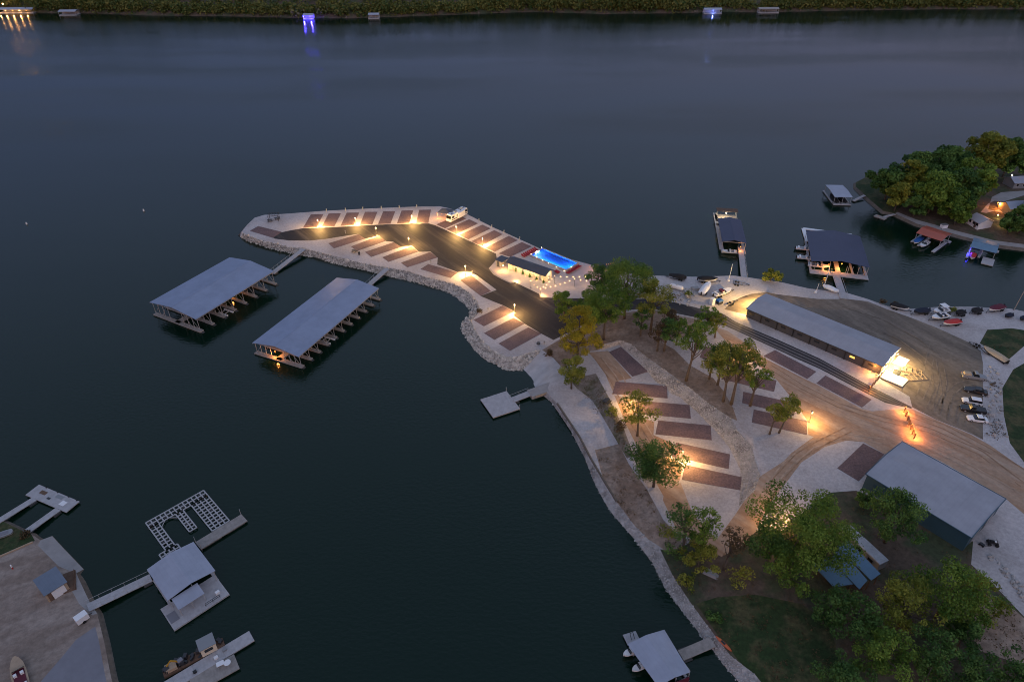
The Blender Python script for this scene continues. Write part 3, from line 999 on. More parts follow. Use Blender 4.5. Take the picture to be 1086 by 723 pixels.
# a boat: hull, deck or cover, motor
def boat(p, rz, L, W, label, hull='white', top='cover', topm='canvas_black', name='boat', stripe=None, group=None, z=0.0):
    t = thing(name, label, 'boat', (p[0], p[1], p[2] + z), rz, group)
    prof = [(-.5, .86, .12, .78), (-.3, .98, .08, .80), (0, 1.0, .06, .84), (.25, .86, .08, .92), (.4, .52, .2, 1.0), (.485, .14, .48, 1.08)]
    rings = []
    for x, k, z0, z1 in prof:
        w = W / 2 * k
        rings.append([(x * L, -w, z1), (x * L, -w * .86, (z0 + z1) / 2), (x * L, 0, z0), (x * L, w * .86, (z0 + z1) / 2), (x * L, w, z1), (x * L, 0, z1 - .02)])
    MB().loft(rings).build('hull', hull, t)
    if top == 'cover':
        rs = []
        for x, k, z0, z1 in prof:
            w = W / 2 * k * 1.03
            hgt = .55 if -.35 < x < .2 else .12
            rs.append([(x * L, -w, z1 + .02), (x * L, -w * .55, z1 + hgt * .8 + .04), (x * L, 0, z1 + hgt + .05), (x * L, w * .55, z1 + hgt * .8 + .04), (x * L, w, z1 + .02)])
        MB().loft(rs).build('cover', topm, t)
    else:
        d = MB()
        d.prism([(-.42 * L, -.36 * W), (.1 * L, -.38 * W), (.1 * L, .38 * W), (-.42 * L, .36 * W)], .84, .86)
        d.build('cockpit_floor', topm, t)
        s = MB()
        s.box(-.36 * L, 0, .86, 1.2, .5, W * .7)
        s.box(-.05 * L, -.22 * W, .86, 1.35, .5, .5)
        s.box(-.05 * L, .22 * W, .86, 1.35, .5, .5)
        s.build('seat', 'white', t)
        ws = MB()
        ws.hexa([(.1 * L, -.4 * W, .9), (.12 * L, -.4 * W, .9), (.12 * L, .4 * W, .9), (.1 * L, .4 * W, .9)],
                [(.04 * L, -.34 * W, 1.45), (.05 * L, -.34 * W, 1.45), (.05 * L, .34 * W, 1.45), (.04 * L, .34 * W, 1.45)])
        ws.build('windshield', 'glass', t)
        if top == 'bimini':
            bm = MB().box(-.1 * L, 0, 2.35, 2.42, .36 * L, W * .9)
            bm.build('canopy', stripe or topm, t)
            pb = MB()
            for sx in (-.27, .06):
                for sy in (-.42, .42):
                    pb.bar((sx * L, sy * W, .85), (sx * L, sy * W, 2.36), .05)
            pb.build('canopy_frame', 'steel', t)
    mo = MB().box(-.53 * L, 0, .2, 1.25, .4, .42, 0, .75)
    mo.build('motor', 'black', t)
    return t


def trailer(p, rz, L, W, label, group='boat trailers on the shore'):
    t = thing('boat_trailer', label, 'trailer', p, rz, group)
    f = MB()
    for s in (-1, 1):
        f.bar((-.5 * L, s * W * .32, .5), (.3 * L, s * W * .32, .5), .1, .12)
        f.bar((.3 * L, s * W * .32, .5), (.68 * L, 0, .5), .1, .12)
    for x in (-.45, -.15, .2):
        f.bar((x * L, -W * .32, .5), (x * L, W * .32, .5), .1)
    f.bar((.62 * L, 0, 0), (.62 * L, 0, .5), .08)
    f.build('frame', 'dark_steel', t)
    for s in (-1, 1):
        for dx in (-.3, -.3 + .8 / L):
            MB().tube([(dx * L, s * (W * .36), .33), (dx * L, s * (W * .36 + .2), .33)], .33, 12).build('wheel', 'tyre', t)
    return t


def hoist(root, x, y, sgn, label):
    """boat lift between two fingers"""
    p = wpt(root, x, y, 0)
    t = thing('boat_lift', label, 'boat lift', p, root.rotation_euler.z)
    m = MB()
    for s in (-1, 1):
        m.bar((s * 1.1, -1.8, .35), (s * 1.1, 1.8, .35), .22)
    for s in (-.8, .8):
        m.bar((-1.1, s, .5), (1.1, s, .5), .14)
    m.build('frame', 'steel', t)
    for s in (-1, 1):
        MB().tube([(s * 1.1, -1.9, .15), (s * 1.1, 1.9, .15)], .26, 8).build('float_tank', 'white', t)


hoist(dk2, (xs2[3] + xs2[4]) / 2, -W2 * .40, 1, 'white boat lift poking out of the ten slip dock')
hoist(dk1, (xs1[2] + xs1[3]) / 2, -W1 * .42, 1, 'pale boat lift poking out of the wider covered dock')


# ---- swim platform
ctr, rz, Lx, Ly = rectfit((523.2, 443), (550.9, 432.9), (537.7, 414.3), (509.4, 423.3), .6)
t = thing('swim_platform', 'square empty floating platform off the sand beach', 'floating dock', (ctr.x, ctr.y, 0), rz)
MB().box(0, 0, .35, .6, Lx, Ly).build('deck', 'deck', t)
MB().box(0, 0, -.3, .35, Lx - .5, Ly - .5).build('float', 'float', t)
for sx, sy in ((.5, .5), (.5, -.5)):
    MB().tube([(sx * Lx - .1, sy * Ly, -.5), (sx * Lx - .1, sy * Ly, 2.0)], .06, 6).build('mooring_post', 'steel', t)
for k in range(5):
    MB().box(-Lx / 2 + Lx * (k + .5) / 5, 0, .602, .615, Lx / 5 - .05, Ly - .06).build('deck_board', 'deck', t)
t = gangway((542.5, 424.2), .6, (562, 416.6), .9, 2.0, 'short gangway joining the square platform to the beach ramp')
A, B = at(561.5, 417.2, .95), at(602, 403, 1.3)
d = B - A
t = thing('concrete_ramp', 'long pale concrete ramp between the sand beach and the gangway', 'ramp', (A.x, A.y, 0), math.atan2(d.y, d.x))
Lr = d.length
m = MB()
m.hexa([(0, -1.5, -.5), (Lr, -1.6, .6), (Lr, 1.6, .6), (0, 1.5, -.5)], [(0, -1.5, .97), (Lr, -1.6, 1.36), (Lr, 1.6, 1.36), (0, 1.5, .97)])
m.build('slab', 'concrete', t)
MB().bar((1, -1.75, .75), (Lr * .8, -1.85, 1.1), .3, .4).build('curb', 'tan', t)


# ---- pool, pool house and terrace
PZ = 1.8
pq = [at(x, y, PZ) for x, y in P_(564.6, 271.8, 600.4, 287.2, 612, 280, 574.4, 264.8)]
ctr = sum(pq, Vector()) / 4
ux = (pq[1] - pq[0]) + (pq[2] - pq[3])
rz = math.atan2(ux.y, ux.x)
PLx, PLy = ux.length / 2, ((pq[3] - pq[0]).length + (pq[2] - pq[1]).length) / 2
pool = thing('swimming_pool', 'glowing blue rectangular swimming pool beside the pool house', 'pool', (ctr.x, ctr.y, PZ), rz)
bs = MB()
hx, hy = PLx / 2, PLy / 2
# raised basin so the terrace sheet need not be cut
zb, zt = .05, .5
bs.add([(-hx, -hy, zb), (hx, -hy, zb), (hx, hy, zb), (-hx, hy, zb)], [(0, 1, 2, 3)])
for (x0, y0, x1, y1) in ((-hx, -hy, hx, -hy), (hx, -hy, hx, hy), (hx, hy, -hx, hy), (-hx, hy, -hx, -hy)):
    bs.add([(x0, y0, zb), (x1, y1, zb), (x1, y1, zt), (x0, y0, zt)], [(0, 1, 2, 3)])
bs.build('basin', 'pool_tile', pool)
rim = MB()
for (cx, cy, lx, ly) in ((0, -hy - .25, PLx + 1, .46), (0, hy + .25, PLx + 1, .46), (-hx - .25, 0, .46, PLy), (hx + .25, 0, .46, PLy)):
    rim.box(cx, cy, -.02, zt + .04, lx, ly)
rim.build('coping', 'patio', pool)
wm = bpy.data.materials.new('pool_water')
wm.use_nodes = True
b_ = wm.node_tree.nodes['Principled BSDF']
b_.inputs['Base Color'].default_value = (0.5, 0.8, 1, 1)
b_.inputs['Transmission Weight'].default_value = 1
b_.inputs['IOR'].default_value = 1.15
b_.inputs['Roughness'].default_value = 0.02
MATS['pool_water'] = wm
MB().add([(-hx, -hy, .42), (hx, -hy, .42), (hx, hy, .42), (-hx, hy, .42)], [(0, 1, 2, 3)]).build('water_surface', 'pool_water', pool)


def pool_area(x, y, z, lx, ly, rzz, power):
    l = bpy.data.lights.new('pool_light', 'AREA')
    l.shape = 'RECTANGLE'
    l.size, l.size_y = lx, ly
    l.energy = power
    l.color = (.78, .92, 1)
    o = bpy.data.objects.new('pool_light', l)
    COL.objects.link(o)
    o.parent = pool
    o.location = (x, y, z)
    o.rotation_euler = (R(75), 0, rzz)


pool_area(0, -hy + .05, .26, PLx * .85, .2, 0, 260)
pool_area(-hx + .05, 0, .26, PLy * .35, .2, -PI / 2, 260)
pool_area(hx - .05, 0, .26, PLy * .35, .2, PI / 2, 260)
for sx in (-1, 1):
    MB().ball((sx * (hx - .03), .3, .26), .1, 6, 4).build('pool_lamp', 'bulb_white', pool)


def lounger(p, rz, label, group):
    t = thing('pool_lounger', label, 'lounge chair', p, rz, group)
    MB().box(.25, 0, .28, .4, 1.3, .66).build('seat', 'red_fabric', t)
    b = MB()
    b.hexa([(-.4, -.33, .28), (-.36, -.33, .4), (-.36, .33, .4), (-.4, .33, .28)], [(-.95, -.33, .78), (-.88, -.33, .86), (-.88, .33, .86), (-.95, .33, .78)])
    b.build('backrest', 'red_fabric', t)
    for sx in (-.3, .8):
        for sy in (-.28, .28):
            MB().box(sx, sy, 0, .28, .06, .06).build('leg', 'white', t)
    return t


def lounger_row(a, b, n, label, group, face):
    A, B = at(a[0], a[1], PZ), at(b[0], b[1], PZ)
    rzz = rz + face
    f = None
    for k in range(n):
        p = A + (B - A) * ((k + .5) / n)
        if f is None:
            f = lounger(p, rzz, label, group)
        else:
            c = copy_tree(f)
            c.location = p


pool_rz = rz
lounger_row((554.2, 272.8), (569.5, 264.6), 8, 'red lounge chair in the row at the motorhome end of the pool', 'red loungers at the motorhome end of the pool', 0.0)
lounger_row((601.6, 291), (615.6, 282.4), 8, 'red lounge chair in the row at the tree end of the pool', 'red loungers at the tree end of the pool', PI)
lounger_row((588.3, 287.8), (592.5, 290.4), 3, 'red lounge chair beside the pool house gable', 'red loungers beside the pool house gable', PI / 2)

# pool house
ctr, rz, Lx, Ly = rectfit((538.6, 277.4), (577, 294.6), (586.6, 286.6), (545.5, 271.2), PZ + 2.9)
ph = thing('pool_house', 'cream pool house with a dark slate roof and lit front wall', 'building', (ctr.x, ctr.y, PZ), rz)
roof = gable(Lx, Ly, 2.9, 1.0, .0).build('roof', 'slate_x', ph)
HB = Ly - 1.4
wl = MB()
wl.box(0, .3, -.1, 2.75, Lx - .8, HB - .6)
for s in (-1, 1):
    x = s * (Lx / 2 - .42)
    wl.add([(x, -HB / 2 + .3, 2.7), (x, HB / 2, 2.7), (x, 0.1, 3.6)], [(0, 1, 2)])
wl.build('wall', 'cream', ph)
for k in range(5):
    x = -Lx / 2 + 1.2 + (Lx - 2.4) * (k + .0) / 4
    MB().box(x, -Ly / 2 + .25, 0, 2.85, .22, .22).build('porch_post', 'cream', ph)
for k in range(4):
    x = -Lx / 2 + 1.2 + (Lx - 2.4) * (k + .5) / 4
    dr = MB().box(x, -HB / 2 + .57, 0, 2.1, .95, .08).build('door', 'paint_grey' if k % 2 else 'cream', ph)
    sconce = MB().ball((x + .9, -HB / 2 + .5, 2.2), .1, 6, 4).build('wall_lamp', 'bulb', ph)
    point_light('porch_light', (x + .9, -Ly / 2 + .55, 2.35), 34, (1, .72, .36), .1, ph)
MB().box(Lx / 2 - .38, 0.2, .2, 2.1, .06, 1.0).build('side_door', 'paint_grey', ph)
point_light('gable_light', (Lx / 2 + .5, 0, 2.3), 22, (1, .75, .4), .1, ph)
pool_house = ph
# utility annex
q = [at(x, y, PZ + 2.4) for x, y in P_(526, 276.5, 530.6, 277.6, 539, 272.8, 533, 271.4)]
c = sum(q, Vector()) / 4
an = thing('utility_shed', 'small grey flat roofed shed at the road end of the pool house', 'shed', (c.x, c.y, PZ), ph.rotation_euler.z)
ql = [local(an, p) for p in q]
MB().box(-.3, 0, -.1, 2.3, 2.0, 3.2).build('wall', 'paint_grey', an)
MB().box(0, 0, 2.32, 2.46, 3.2, 3.8).build('roof', 'slate_x', an)
MB().box(-.3, -1.62, .05, 2.0, .9, .06).build('door', 'grey_wall', an)
dock_lamp(at(533.5, 281.5, PZ + 2.2), 'bright amber porch lamp between the shed and the pool house', 110, (1, .5, .16), 'bulb', 'porch_lamp')


# clipped conifers in front of the pool house
def shrub_cone(p, label, h=1.7, r=.5, group=None, seed=0):
    t = thing('conifer_shrub', label, 'shrub', p, 0, group)
    MB().tube([(0, 0, -.05), (0, 0, h * .5)], [.06, .03], 5).build('stem', 'bark', t)
    leaves(t, [(0, 0, h * .18 + h * .75 * (k / 7), r * (1 - k / 8.0) * .9) for k in range(8)], 300, .17, 'leaf_dark', seed)
    return t


# ---------------------------------------------------------------- foliage
def leaf_cloud(lobes, n, size, seed, flat=0.75):
    """numpy leaf clumps: lobes [(x,y,z,r)] -> verts, faces, tint"""
    rng = np.random.default_rng(seed)
    lb = np.array(lobes)
    wgt = lb[:, 3] ** 2
    idx = rng.choice(len(lb), n, p=wgt / wgt.sum())
    d = rng.normal(size=(n, 3))
    d /= np.linalg.norm(d, axis=1)[:, None]
    rad = lb[idx, 3] * rng.uniform(.35, 1.08, n) ** .6
    c = lb[idx, :3] + d * rad[:, None] * np.array([1, 1, flat])
    nrm = d * .8 + rng.normal(size=(n, 3)) * .55 + np.array([0, 0, .35])
    nrm /= np.linalg.norm(nrm, axis=1)[:, None]
    t = np.cross(nrm, rng.normal(size=(n, 3)))
    t /= np.linalg.norm(t, axis=1)[:, None]
    b = np.cross(nrm, t)
    s = size * rng.uniform(.55, 1.35, n)[:, None]
    q = np.stack([c + t * s * .62, c + b * s * .38 + nrm * s * .1, c - t * s * .62, c - b * s * .38 + nrm * s * .1], 1).reshape(-1, 3)
    lt = rng.uniform(-.38, .38, len(lb))[idx]
    tint = np.clip(rng.uniform(.15, .75, n) + lt, 0, 1)
    return q, np.arange(4 * n).reshape(-1, 4), np.repeat(tint, 4)


def leaves(parent, lobes, n, size, material, seed, name='foliage', flat=0.75):
    q, f, tint = leaf_cloud(lobes, n, size, seed, flat)
    me = bpy.data.meshes.new(name)
    me.from_pydata(q.tolist(), [], f.tolist())
    a = me.attributes.new('tint', 'FLOAT', 'POINT')
    a.data.foreach_set('value', tint.astype(np.float32))
    me.materials.append(MATS[material])
    o = bpy.data.objects.new(name, me)
    COL.objects.link(o)
    if parent:
        o.parent = parent
    return o


def tree(p, h, r, label, material='leaf_green', seed=0, group=None, dens=1.0, lean=(0, 0), low=.3, name='leafy_tree', leaf=.34, cat='tree'):
    rng = random.Random(seed)
    t = thing(name, label, cat, p, 0, group)
    cz = h * (low + 1) / 2
    rz_ = h * (1 - low) / 2
    lobes = []
    nl = int(15 + r * 3.4)
    limbs = []
    for k in range(nl):
        u = rng.uniform(-1, 1)
        a = rng.uniform(0, 2 * PI)
        rr = math.sqrt(1 - u * u) * rng.uniform(.38, 1.05)
        env = 1.0 if u < .1 else 1.0 - .2 * u
        x, y, z = rr * r * math.cos(a) * env, rr * r * math.sin(a) * env, cz + u * rz_ * .78
        fx = (z / h)
        x += lean[0] * fx
        y += lean[1] * fx
        lr = r * rng.uniform(.12, .33)
        lobes.append((x, y, z, lr))
        if k % 2 == 0:
            limbs.append((x, y, z))
    lobes.append((lean[0] * .8, lean[1] * .8, cz, r * .34))
    tr = MB()
    top = Vector((lean[0] * .75, lean[1] * .75, h * .78))
    r0 = .10 + h * .014
    mid = Vector((lean[0] * .3 + rng.uniform(-.2, .2), lean[1] * .3 + rng.uniform(-.2, .2), h * .4))
    tr.tube([(0, 0, -.3), (mid.x * .3, mid.y * .3, h * .15), mid, top], [r0 * 1.25, r0, r0 * .7, r0 * .2], 7)
    for l in limbs[:13]:
        s = rng.uniform(.3, .6)
        st = Vector((0, 0, 0)).lerp(mid, min(1, s / .4)) if s < .4 else mid.lerp(top, (s - .4) / .6)
        st.z = max(st.z, h * .22)
        e = Vector(l)
        m_ = st.lerp(e, .5) + Vector((0, 0, -.04 * h * rng.random()))
        tr.tube([st, m_, e], [r0 * .42, r0 * .28, r0 * .08], 5)
    tr.build('trunk', 'bark', t, smooth=True)
    leaves(t, lobes, int(dens * 185 * r * r + 400), leaf, material, seed + 77, 'crown', .8)
    return t


for k, (x, y) in enumerate(P_(546.9, 288, 554.4, 291, 561.7, 294, 569, 297.2, 576.4, 300.2)):
    shrub_cone(at(x, y, PZ), 'dark clipped conifer in the row in front of the lit pool house wall', group='conifers in front of the pool house', seed=k)


# ---- string lights
def string_light(pts, label, sag=.35, bulbm='bulb', step=1.9, group=None, r=.09):
    """pts: world points of the poles' tops"""
    c = pts[0]
    t = thing('string_light', label, 'string lights', c, 0, group)
    wb = MB()
    for a, b in zip(pts[:-1], pts[1:]):
        a, b = Vector(a) - Vector(c), Vector(b) - Vector(c)
        L = (b - a).length
        n = max(2, int(round(L / step)))
        prev = None
        for k in range(n + 1):
            s = k / n
            p = a.lerp(b, s) - Vector((0, 0, 4 * sag * s * (1 - s)))
            if prev is not None:
                wb.bar(prev, p, .02)
            prev = p
            if k < n:
                MB().ball((p.x, p.y, p.z - r), r, 6, 4).build('bulb', bulbm, t)
        M_ = (a + b) / 2
    wb.build('wire', 'black', t)
    return t


def pole(p, h, label, group):
    t = thing('string_light_pole', label, 'pole', p, 0, group)
    MB().tube([(0, 0, -.1), (0, 0, h)], [.06, .04], 6).build('pole', 'dark_steel', t)
    MB().box(0, 0, -.05, .3, .4, .4).build('planter_base', 'concrete', t)
    return t


Q = lambda x, y, z=PZ: at(x, y, z)
PG = 'poles of the terrace string lights'
polepx = P_(563, 305.5, 573, 314.3, 588, 300.2, 609, 303.5, 627, 300.3, 641, 306)
for (x, y) in polepx:
    pole(Q(x, y), 2.8, 'thin dark pole holding string lights over the paved terrace', PG)
TOP = [Q(x, y) + Vector((0, 0, 2.75)) for x, y in polepx]
string_light([TOP[0], TOP[2], TOP[4]], 'warm string of bulbs from the pool house corner over the terrace to the trees', group='terrace string lights')
string_light([TOP[1], TOP[3], TOP[5]], 'warm string of bulbs along the road side of the terrace', group='terrace string lights')
string_light([TOP[0], TOP[1], TOP[2]], 'warm string of bulbs zigzagging by the terrace entrance', group='terrace string lights')
EDGE = [Q(x, y) + Vector((0, 0, .9)) for x, y in P_(574.2, 264.6, 563.3, 271.4, 581.5, 281.4, 598.2, 289.3, 613.2, 281.2)]
string_light(EDGE, 'warm white string of bulbs along the near edge of the glowing pool', .08, 'bulb_white', 3.0, 'pool string lights')
string_light([Q(x, y) + Vector((0, 0, 1.6)) for x, y in P_(625, 287.5, 634, 285.5, 643, 284.5, 652, 281.5)], 'amber string of bulbs half hidden behind the tall dark trees', .3, 'bulb_amber', 1.0)
point_light('string_glow', Q(636, 288) + Vector((0, 0, 2.6)), 90, AMBER, .3)
point_light('string_glow', TOP[1] + Vector((0.6, 0.4, -1.9)), 60, (1, .5, .18), .1)
point_light('string_glow', Q(547.5, 298.5) + Vector((0, 0, .8)), 60, (1, .55, .2), .1)
for x, y in ((590, 305), (605, 306), (622, 303)):
    point_light('string_glow', Q(x, y) + Vector((0, 0, 2.2)), 14, (1, .62, .28), .3)
# curb round the terrace corner
m = MB()
cl = [MP(x, y, .0) for x, y in P_(519, 284.6, 524, 291, 532.5, 295.8, 541.5, 300, 546, 299)]
c0 = cl[0]
for a, b in zip(cl[:-1], cl[1:]):
    m.bar(a + Vector((0, 0, .06)), b + Vector((0, 0, .06)), .5, .2)
tag(m.build('kerb', 'concrete'), kind='structure')
mat('aged_white', (0.36, 0.36, 0.38), 0.6, var=0.25, vscale=1.2)
# ================================================================ buildings
def seg(H, a, b):
    A, B = H(*a), H(*b)
    d = B - A
    return (A + B) / 2, math.atan2(d.y, d.x), math.hypot(d.x, d.y)


# long low grey building
ctr, rz, Lx, Ly = rectfit((792.2, 327.1), (936.4, 389.4), (955.8, 369.4), (812.7, 310.5), 6.9)
GZ = 4.0
lb = thing('long_building', 'long low grey metal building with a light ribbed roof and a floodlit end', 'building', (ctr.x, ctr.y, GZ), rz)
gable(Lx, Ly, 2.9, .95, 0).build('roof', 'grey_x', lb)
m = MB().box(0, 0, -.6, 2.72, Lx - .7, Ly - .8)
for s in (-1, 1):
    x = s * (Lx / 2 - .36)
    m.add([(x, -Ly / 2 + .4, 2.7), (x, Ly / 2 - .4, 2.7), (x, 0, 3.7)], [(0, 1, 2)])
m.build('wall', 'grey_wall', lb)
NB = 8
for k in range(NB):
    x = -Lx / 2 + Lx * (k + .5) / NB
    w_ = MB().box(x - .6, -Ly / 2 + .38, 1.35, 2.05, 1.5, .06).build('window', 'dark_steel', lb)
    MB().box(x - .6, -Ly / 2 + .345, 1.42, 1.98, 1.36, .03).build('pane', 'lit_window' if k == 6 else 'glass', w_)
    if k:
        MB().box(-Lx / 2 + Lx * k / NB, -Ly / 2 + .3, -.2, 2.75, .16, .2).build('downpipe', 'black', lb)
MB().bar((-Lx / 2, -Ly / 2 - .02, 2.84), (Lx / 2, -Ly / 2 - .02, 2.84), .14, .16).build('gutter', 'dark_steel', lb)
ex = Lx / 2
for y in (-2.2, 2.4):
    d_ = MB().box(ex - .33, y, 0, 2.4, .08, 2.2).build('door', 'cream', lb)
    MB().box(ex - .28, y, .9, 2.2, .04, 1.8).build('pane', 'glass', d_)
for y in (-4.6, -1.0, 2.6):
    f_ = MB().box(ex + .1, y, 2.75, 2.95, .5, .3).build('floodlight', 'dark_steel', lb)
    MB().box(ex + .38, y, 2.72, 2.92, .06, .28).build('lamp', 'bulb_white', f_)
for y in (-4.2, -.8, 2.6):
    point_light('floodlight_light', (ex + 1.3, y, 2.6), 620, (1, .68, .26), .15, lb)
point_light('corner_light', (-ex - 1.0, -Ly / 2 + 1.6, 2.3), 300, (1, .62, .2), .12, lb)
point_light('corner_light', (-ex - 2.4, Ly / 2 - 3, 2.8), 1300, (1, .62, .2), .12, lb)
point_light('eave_light', (ex - 2.0, -Ly / 2 - .7, 2.0), 140, AMBER, .1, lb)
MB().ball((ex - 2.0, -Ly / 2 + .22, 2.15), .12, 6, 4).build('wall_lamp', 'bulb_amber', lb)
MB().ball((-ex + .25, -Ly / 2 + 1, 2.5), .12, 6, 4).build('wall_lamp', 'bulb_amber', lb)

# bright porch slab and a low counter at the lit end
c, a, L = seg(MP, (936, 401), (950, 407))
for (px, py, lx, ly, lab) in ((947, 401, 6.2, 4.2, 'white floodlit concrete porch slab at the lit end of the long building'),
                              (955.5, 383.5, 2.8, 4.6, 'small white floodlit slab beside the far corner of the long building')):
    p = MP(px, py)
    t = thing('porch_slab', lab, 'porch', p, rz)
    MB().box(0, 0, -.2, .16, lx, ly).build('slab', 'white', t)
    MB().box(0, -ly / 2 - .1, -.2, .3, lx, .18).build('kerb', 'concrete', t)
p = MP(950.5, 397)
t = thing('ice_chest', 'dark merchandise cabinet standing on the floodlit porch', 'cabinet', p, rz)
MB().box(0, 0, 0, 1.7, 1.6, .9).build('cabinet', 'dark_steel', t)
MB().box(0, -.47, .2, 1.5, 1.3, .05).build('door', 'glass', t)
# light frames lying on the lot: dock sections
fr = None
for k, (px, py, ang, lab) in enumerate(((960, 391, .35, 'pale dock frame lying closest to the building porch'), (966, 393.5, .3, 'pale dock frame in the middle of the three lying on the lot'),
                                        (970.5, 400, .9, 'pale dock frame lying askew farthest from the porch'))):
    p = MP(px, py)
    t = thing('dock_section', lab, 'dock section', p, rz + ang, 'dock frames lying on the lot')
    m = MB()
    for s in (-1, 1):
        m.bar((-2.6, s * 1.3, .12), (2.6, s * 1.3, .12), .12)
    for x in (-2.54, -1.2, 0.1, 1.4, 2.54):
        m.bar((x, -1.24, .12), (x, 1.24, .12), .12)
    m.build('frame', 'tan', t)

# fence and lantern posts between the long building, the road and the shed
def lantern_fence(a, b, n, label, lamps):
    A, B = MP(*a), MP(*b)
    d = B - A
    L = math.hypot(d.x, d.y)
    t = thing('timber_fence', label, 'fence', A, math.atan2(d.y, d.x))
    rl = MB()
    for z in (.5, .9, 1.3):
        rl.bar((0, 0, z), (L, 0, z), .07, .16)
    rl.build('rail', 'brown_wood', t)
    for k in range(n + 1):
        x = L * k / n
        po = MB().box(x, 0, -.1, 1.6, .22, .22).build('post', 'brown_wood', t)
        if k in lamps:
            MB().ball((x, 0, 1.74), .14, 7, 5).build('lamp', 'bulb_amber', po)
            point_light('fence_light', (x - .1, .7, 1.0), lamps[k], AMBER, .1, t)
            point_light('fence_light', (x + .1, -.7, 1.0), lamps[k] * .7, AMBER, .1, t)
    return t


lantern_fence((958.5, 437), (969, 465), 6, 'dark timber fence with glowing lantern posts between the road and the shed', {0: 60, 1: 26, 4: 45, 5: 18, 6: 60})
lantern_fence((937, 396), (921, 415), 5, 'dark timber fence from the lit building end across the black road', {5: 26})

# big blue-grey shed
A, B, C = at(955.8, 467.3, 8.4), at(1065.3, 527.8, 8.4), at(1032.2, 571.1, 8.4)
D = A + C - B
ux, uy = ((C - D) + (B - A)) / 2, ((A - D) + (B - C)) / 2
ctr = (A + B + C + D) / 4
rz = math.atan2(ux.y, ux.x)
Lx, Ly = ux.length, uy.length
t = thing('metal_shed', 'large metal shed with pale ribbed roof and dark blue-green walls', 'building', (ctr.x, ctr.y, GZ), rz)
gable(Lx, Ly, 4.4, .8, 0).build('roof', 'grey_x', t)
m = MB().box(0, 0, -1.2, 4.25, Lx - .5, Ly - .5)
for s in (-1, 1):
    x = s * (Lx / 2 - .26)
    m.add([(x, -Ly / 2 + .3, 4.2), (x, Ly / 2 - .3, 4.2), (x, 0, 5.05)], [(0, 1, 2)])
m.build('wall', 'shed_wall', t)
tr = MB()
for s in (-1, 1):
    for e in (-1, 1):
        tr.bar((e * (Lx / 2 + .03), s * Ly / 2, 4.4), (e * (Lx / 2 + .03), 0, 5.2), .12, .22)
    tr.bar((-Lx / 2, s * (Ly / 2 + .03), 4.36), (Lx / 2, s * (Ly / 2 + .03), 4.36), .14, .2)
tr.build('trim', 'shed_wall', t)
for y in (-3, 3):
    MB().box(Lx / 2 - .2, y, -.2, 3.4, .1, 3.4).build('garage_door', 'paint_grey', t)
t2 = t

# blue roofed carports and the old trailer among the trees
def mono_roof(quad, z0, z1, label, name, mat_, gz, posts=True):
    """quad: a,b low edge; c,d high edge"""
    w_ = [at(quad[0][0], quad[0][1], z0), at(quad[1][0], quad[1][1], z0), at(quad[2][0], quad[2][1], z1), at(quad[3][0], quad[3][1], z1)]
    c = sum(w_, Vector()) / 4
    dx = w_[1] - w_[0]
    t = thing(name, label, 'carport', (c.x, c.y, gz), math.atan2(dx.y, dx.x))
    l = [local(t, p) for p in w_]
    hs = [z0 - gz, z0 - gz, z1 - gz, z1 - gz]
    m = MB()
    m.hexa([(p.x, p.y, h - .12) for p, h in zip(l, hs)], [(p.x, p.y, h) for p, h in zip(l, hs)])
    m.build('roof', mat_, t)
    for p, h in zip(l, hs):
        MB().bar((p.x * .94, p.y * .94, -.5), (p.x * .94, p.y * .94, h - .1), .14).build('post', 'brown_wood', t)
    return t


mono_roof(P_(881, 592.5, 911.5, 624.5, 920, 615, 889.5, 580), 6.2, 6.7, 'middle blue metal carport roof, brighter than the two beside it', 'carport', 'blue_x', 3.4)
mono_roof(P_(888, 579, 924, 615, 934, 608, 899, 572), 6.9, 7.2, 'blue metal carport roof right against the long white trailer', 'carport', 'blue_x', 3.4)
mono_roof(P_(861, 597, 884, 622, 905, 619, 879, 591), 5.4, 6.0, 'lowest blue metal carport roof, partly under the big round tree', 'carport', 'blue_x', 3.2)
a_, b_ = at(895, 569, 3.6), at(931, 603, 3.6)
d = b_ - a_
t = thing('mobile_home', 'long weathered white trailer beside the blue carports', 'trailer home', ((a_.x + b_.x) / 2, (a_.y + b_.y) / 2, 3.6), math.atan2(d.y, d.x))
L = d.length + 1
MB().box(0, 0, .5, 2.6, L, 2.3).build('body', 'paint_grey', t)
MB().box(0, 0, 2.6, 2.78, L + .1, 2.4, 0, .92).build('roof', 'aged_white', t)
for x in (-.3, 0, .3):
    MB().box(x * L, 1.27, 1.4, 2.1, 1.1, .05).build('window', 'glass', t)
    MB().box(x * L, -1.27, 1.4, 2.1, 1.1, .05).build('window', 'glass', t)
for s in (-1, 1):
    for x in (-.15, .0):
        MB().tube([(x * L, s * 1.0, .35), (x * L, s * 1.25, .35)], .36, 10).build('wheel', 'tyre', t)

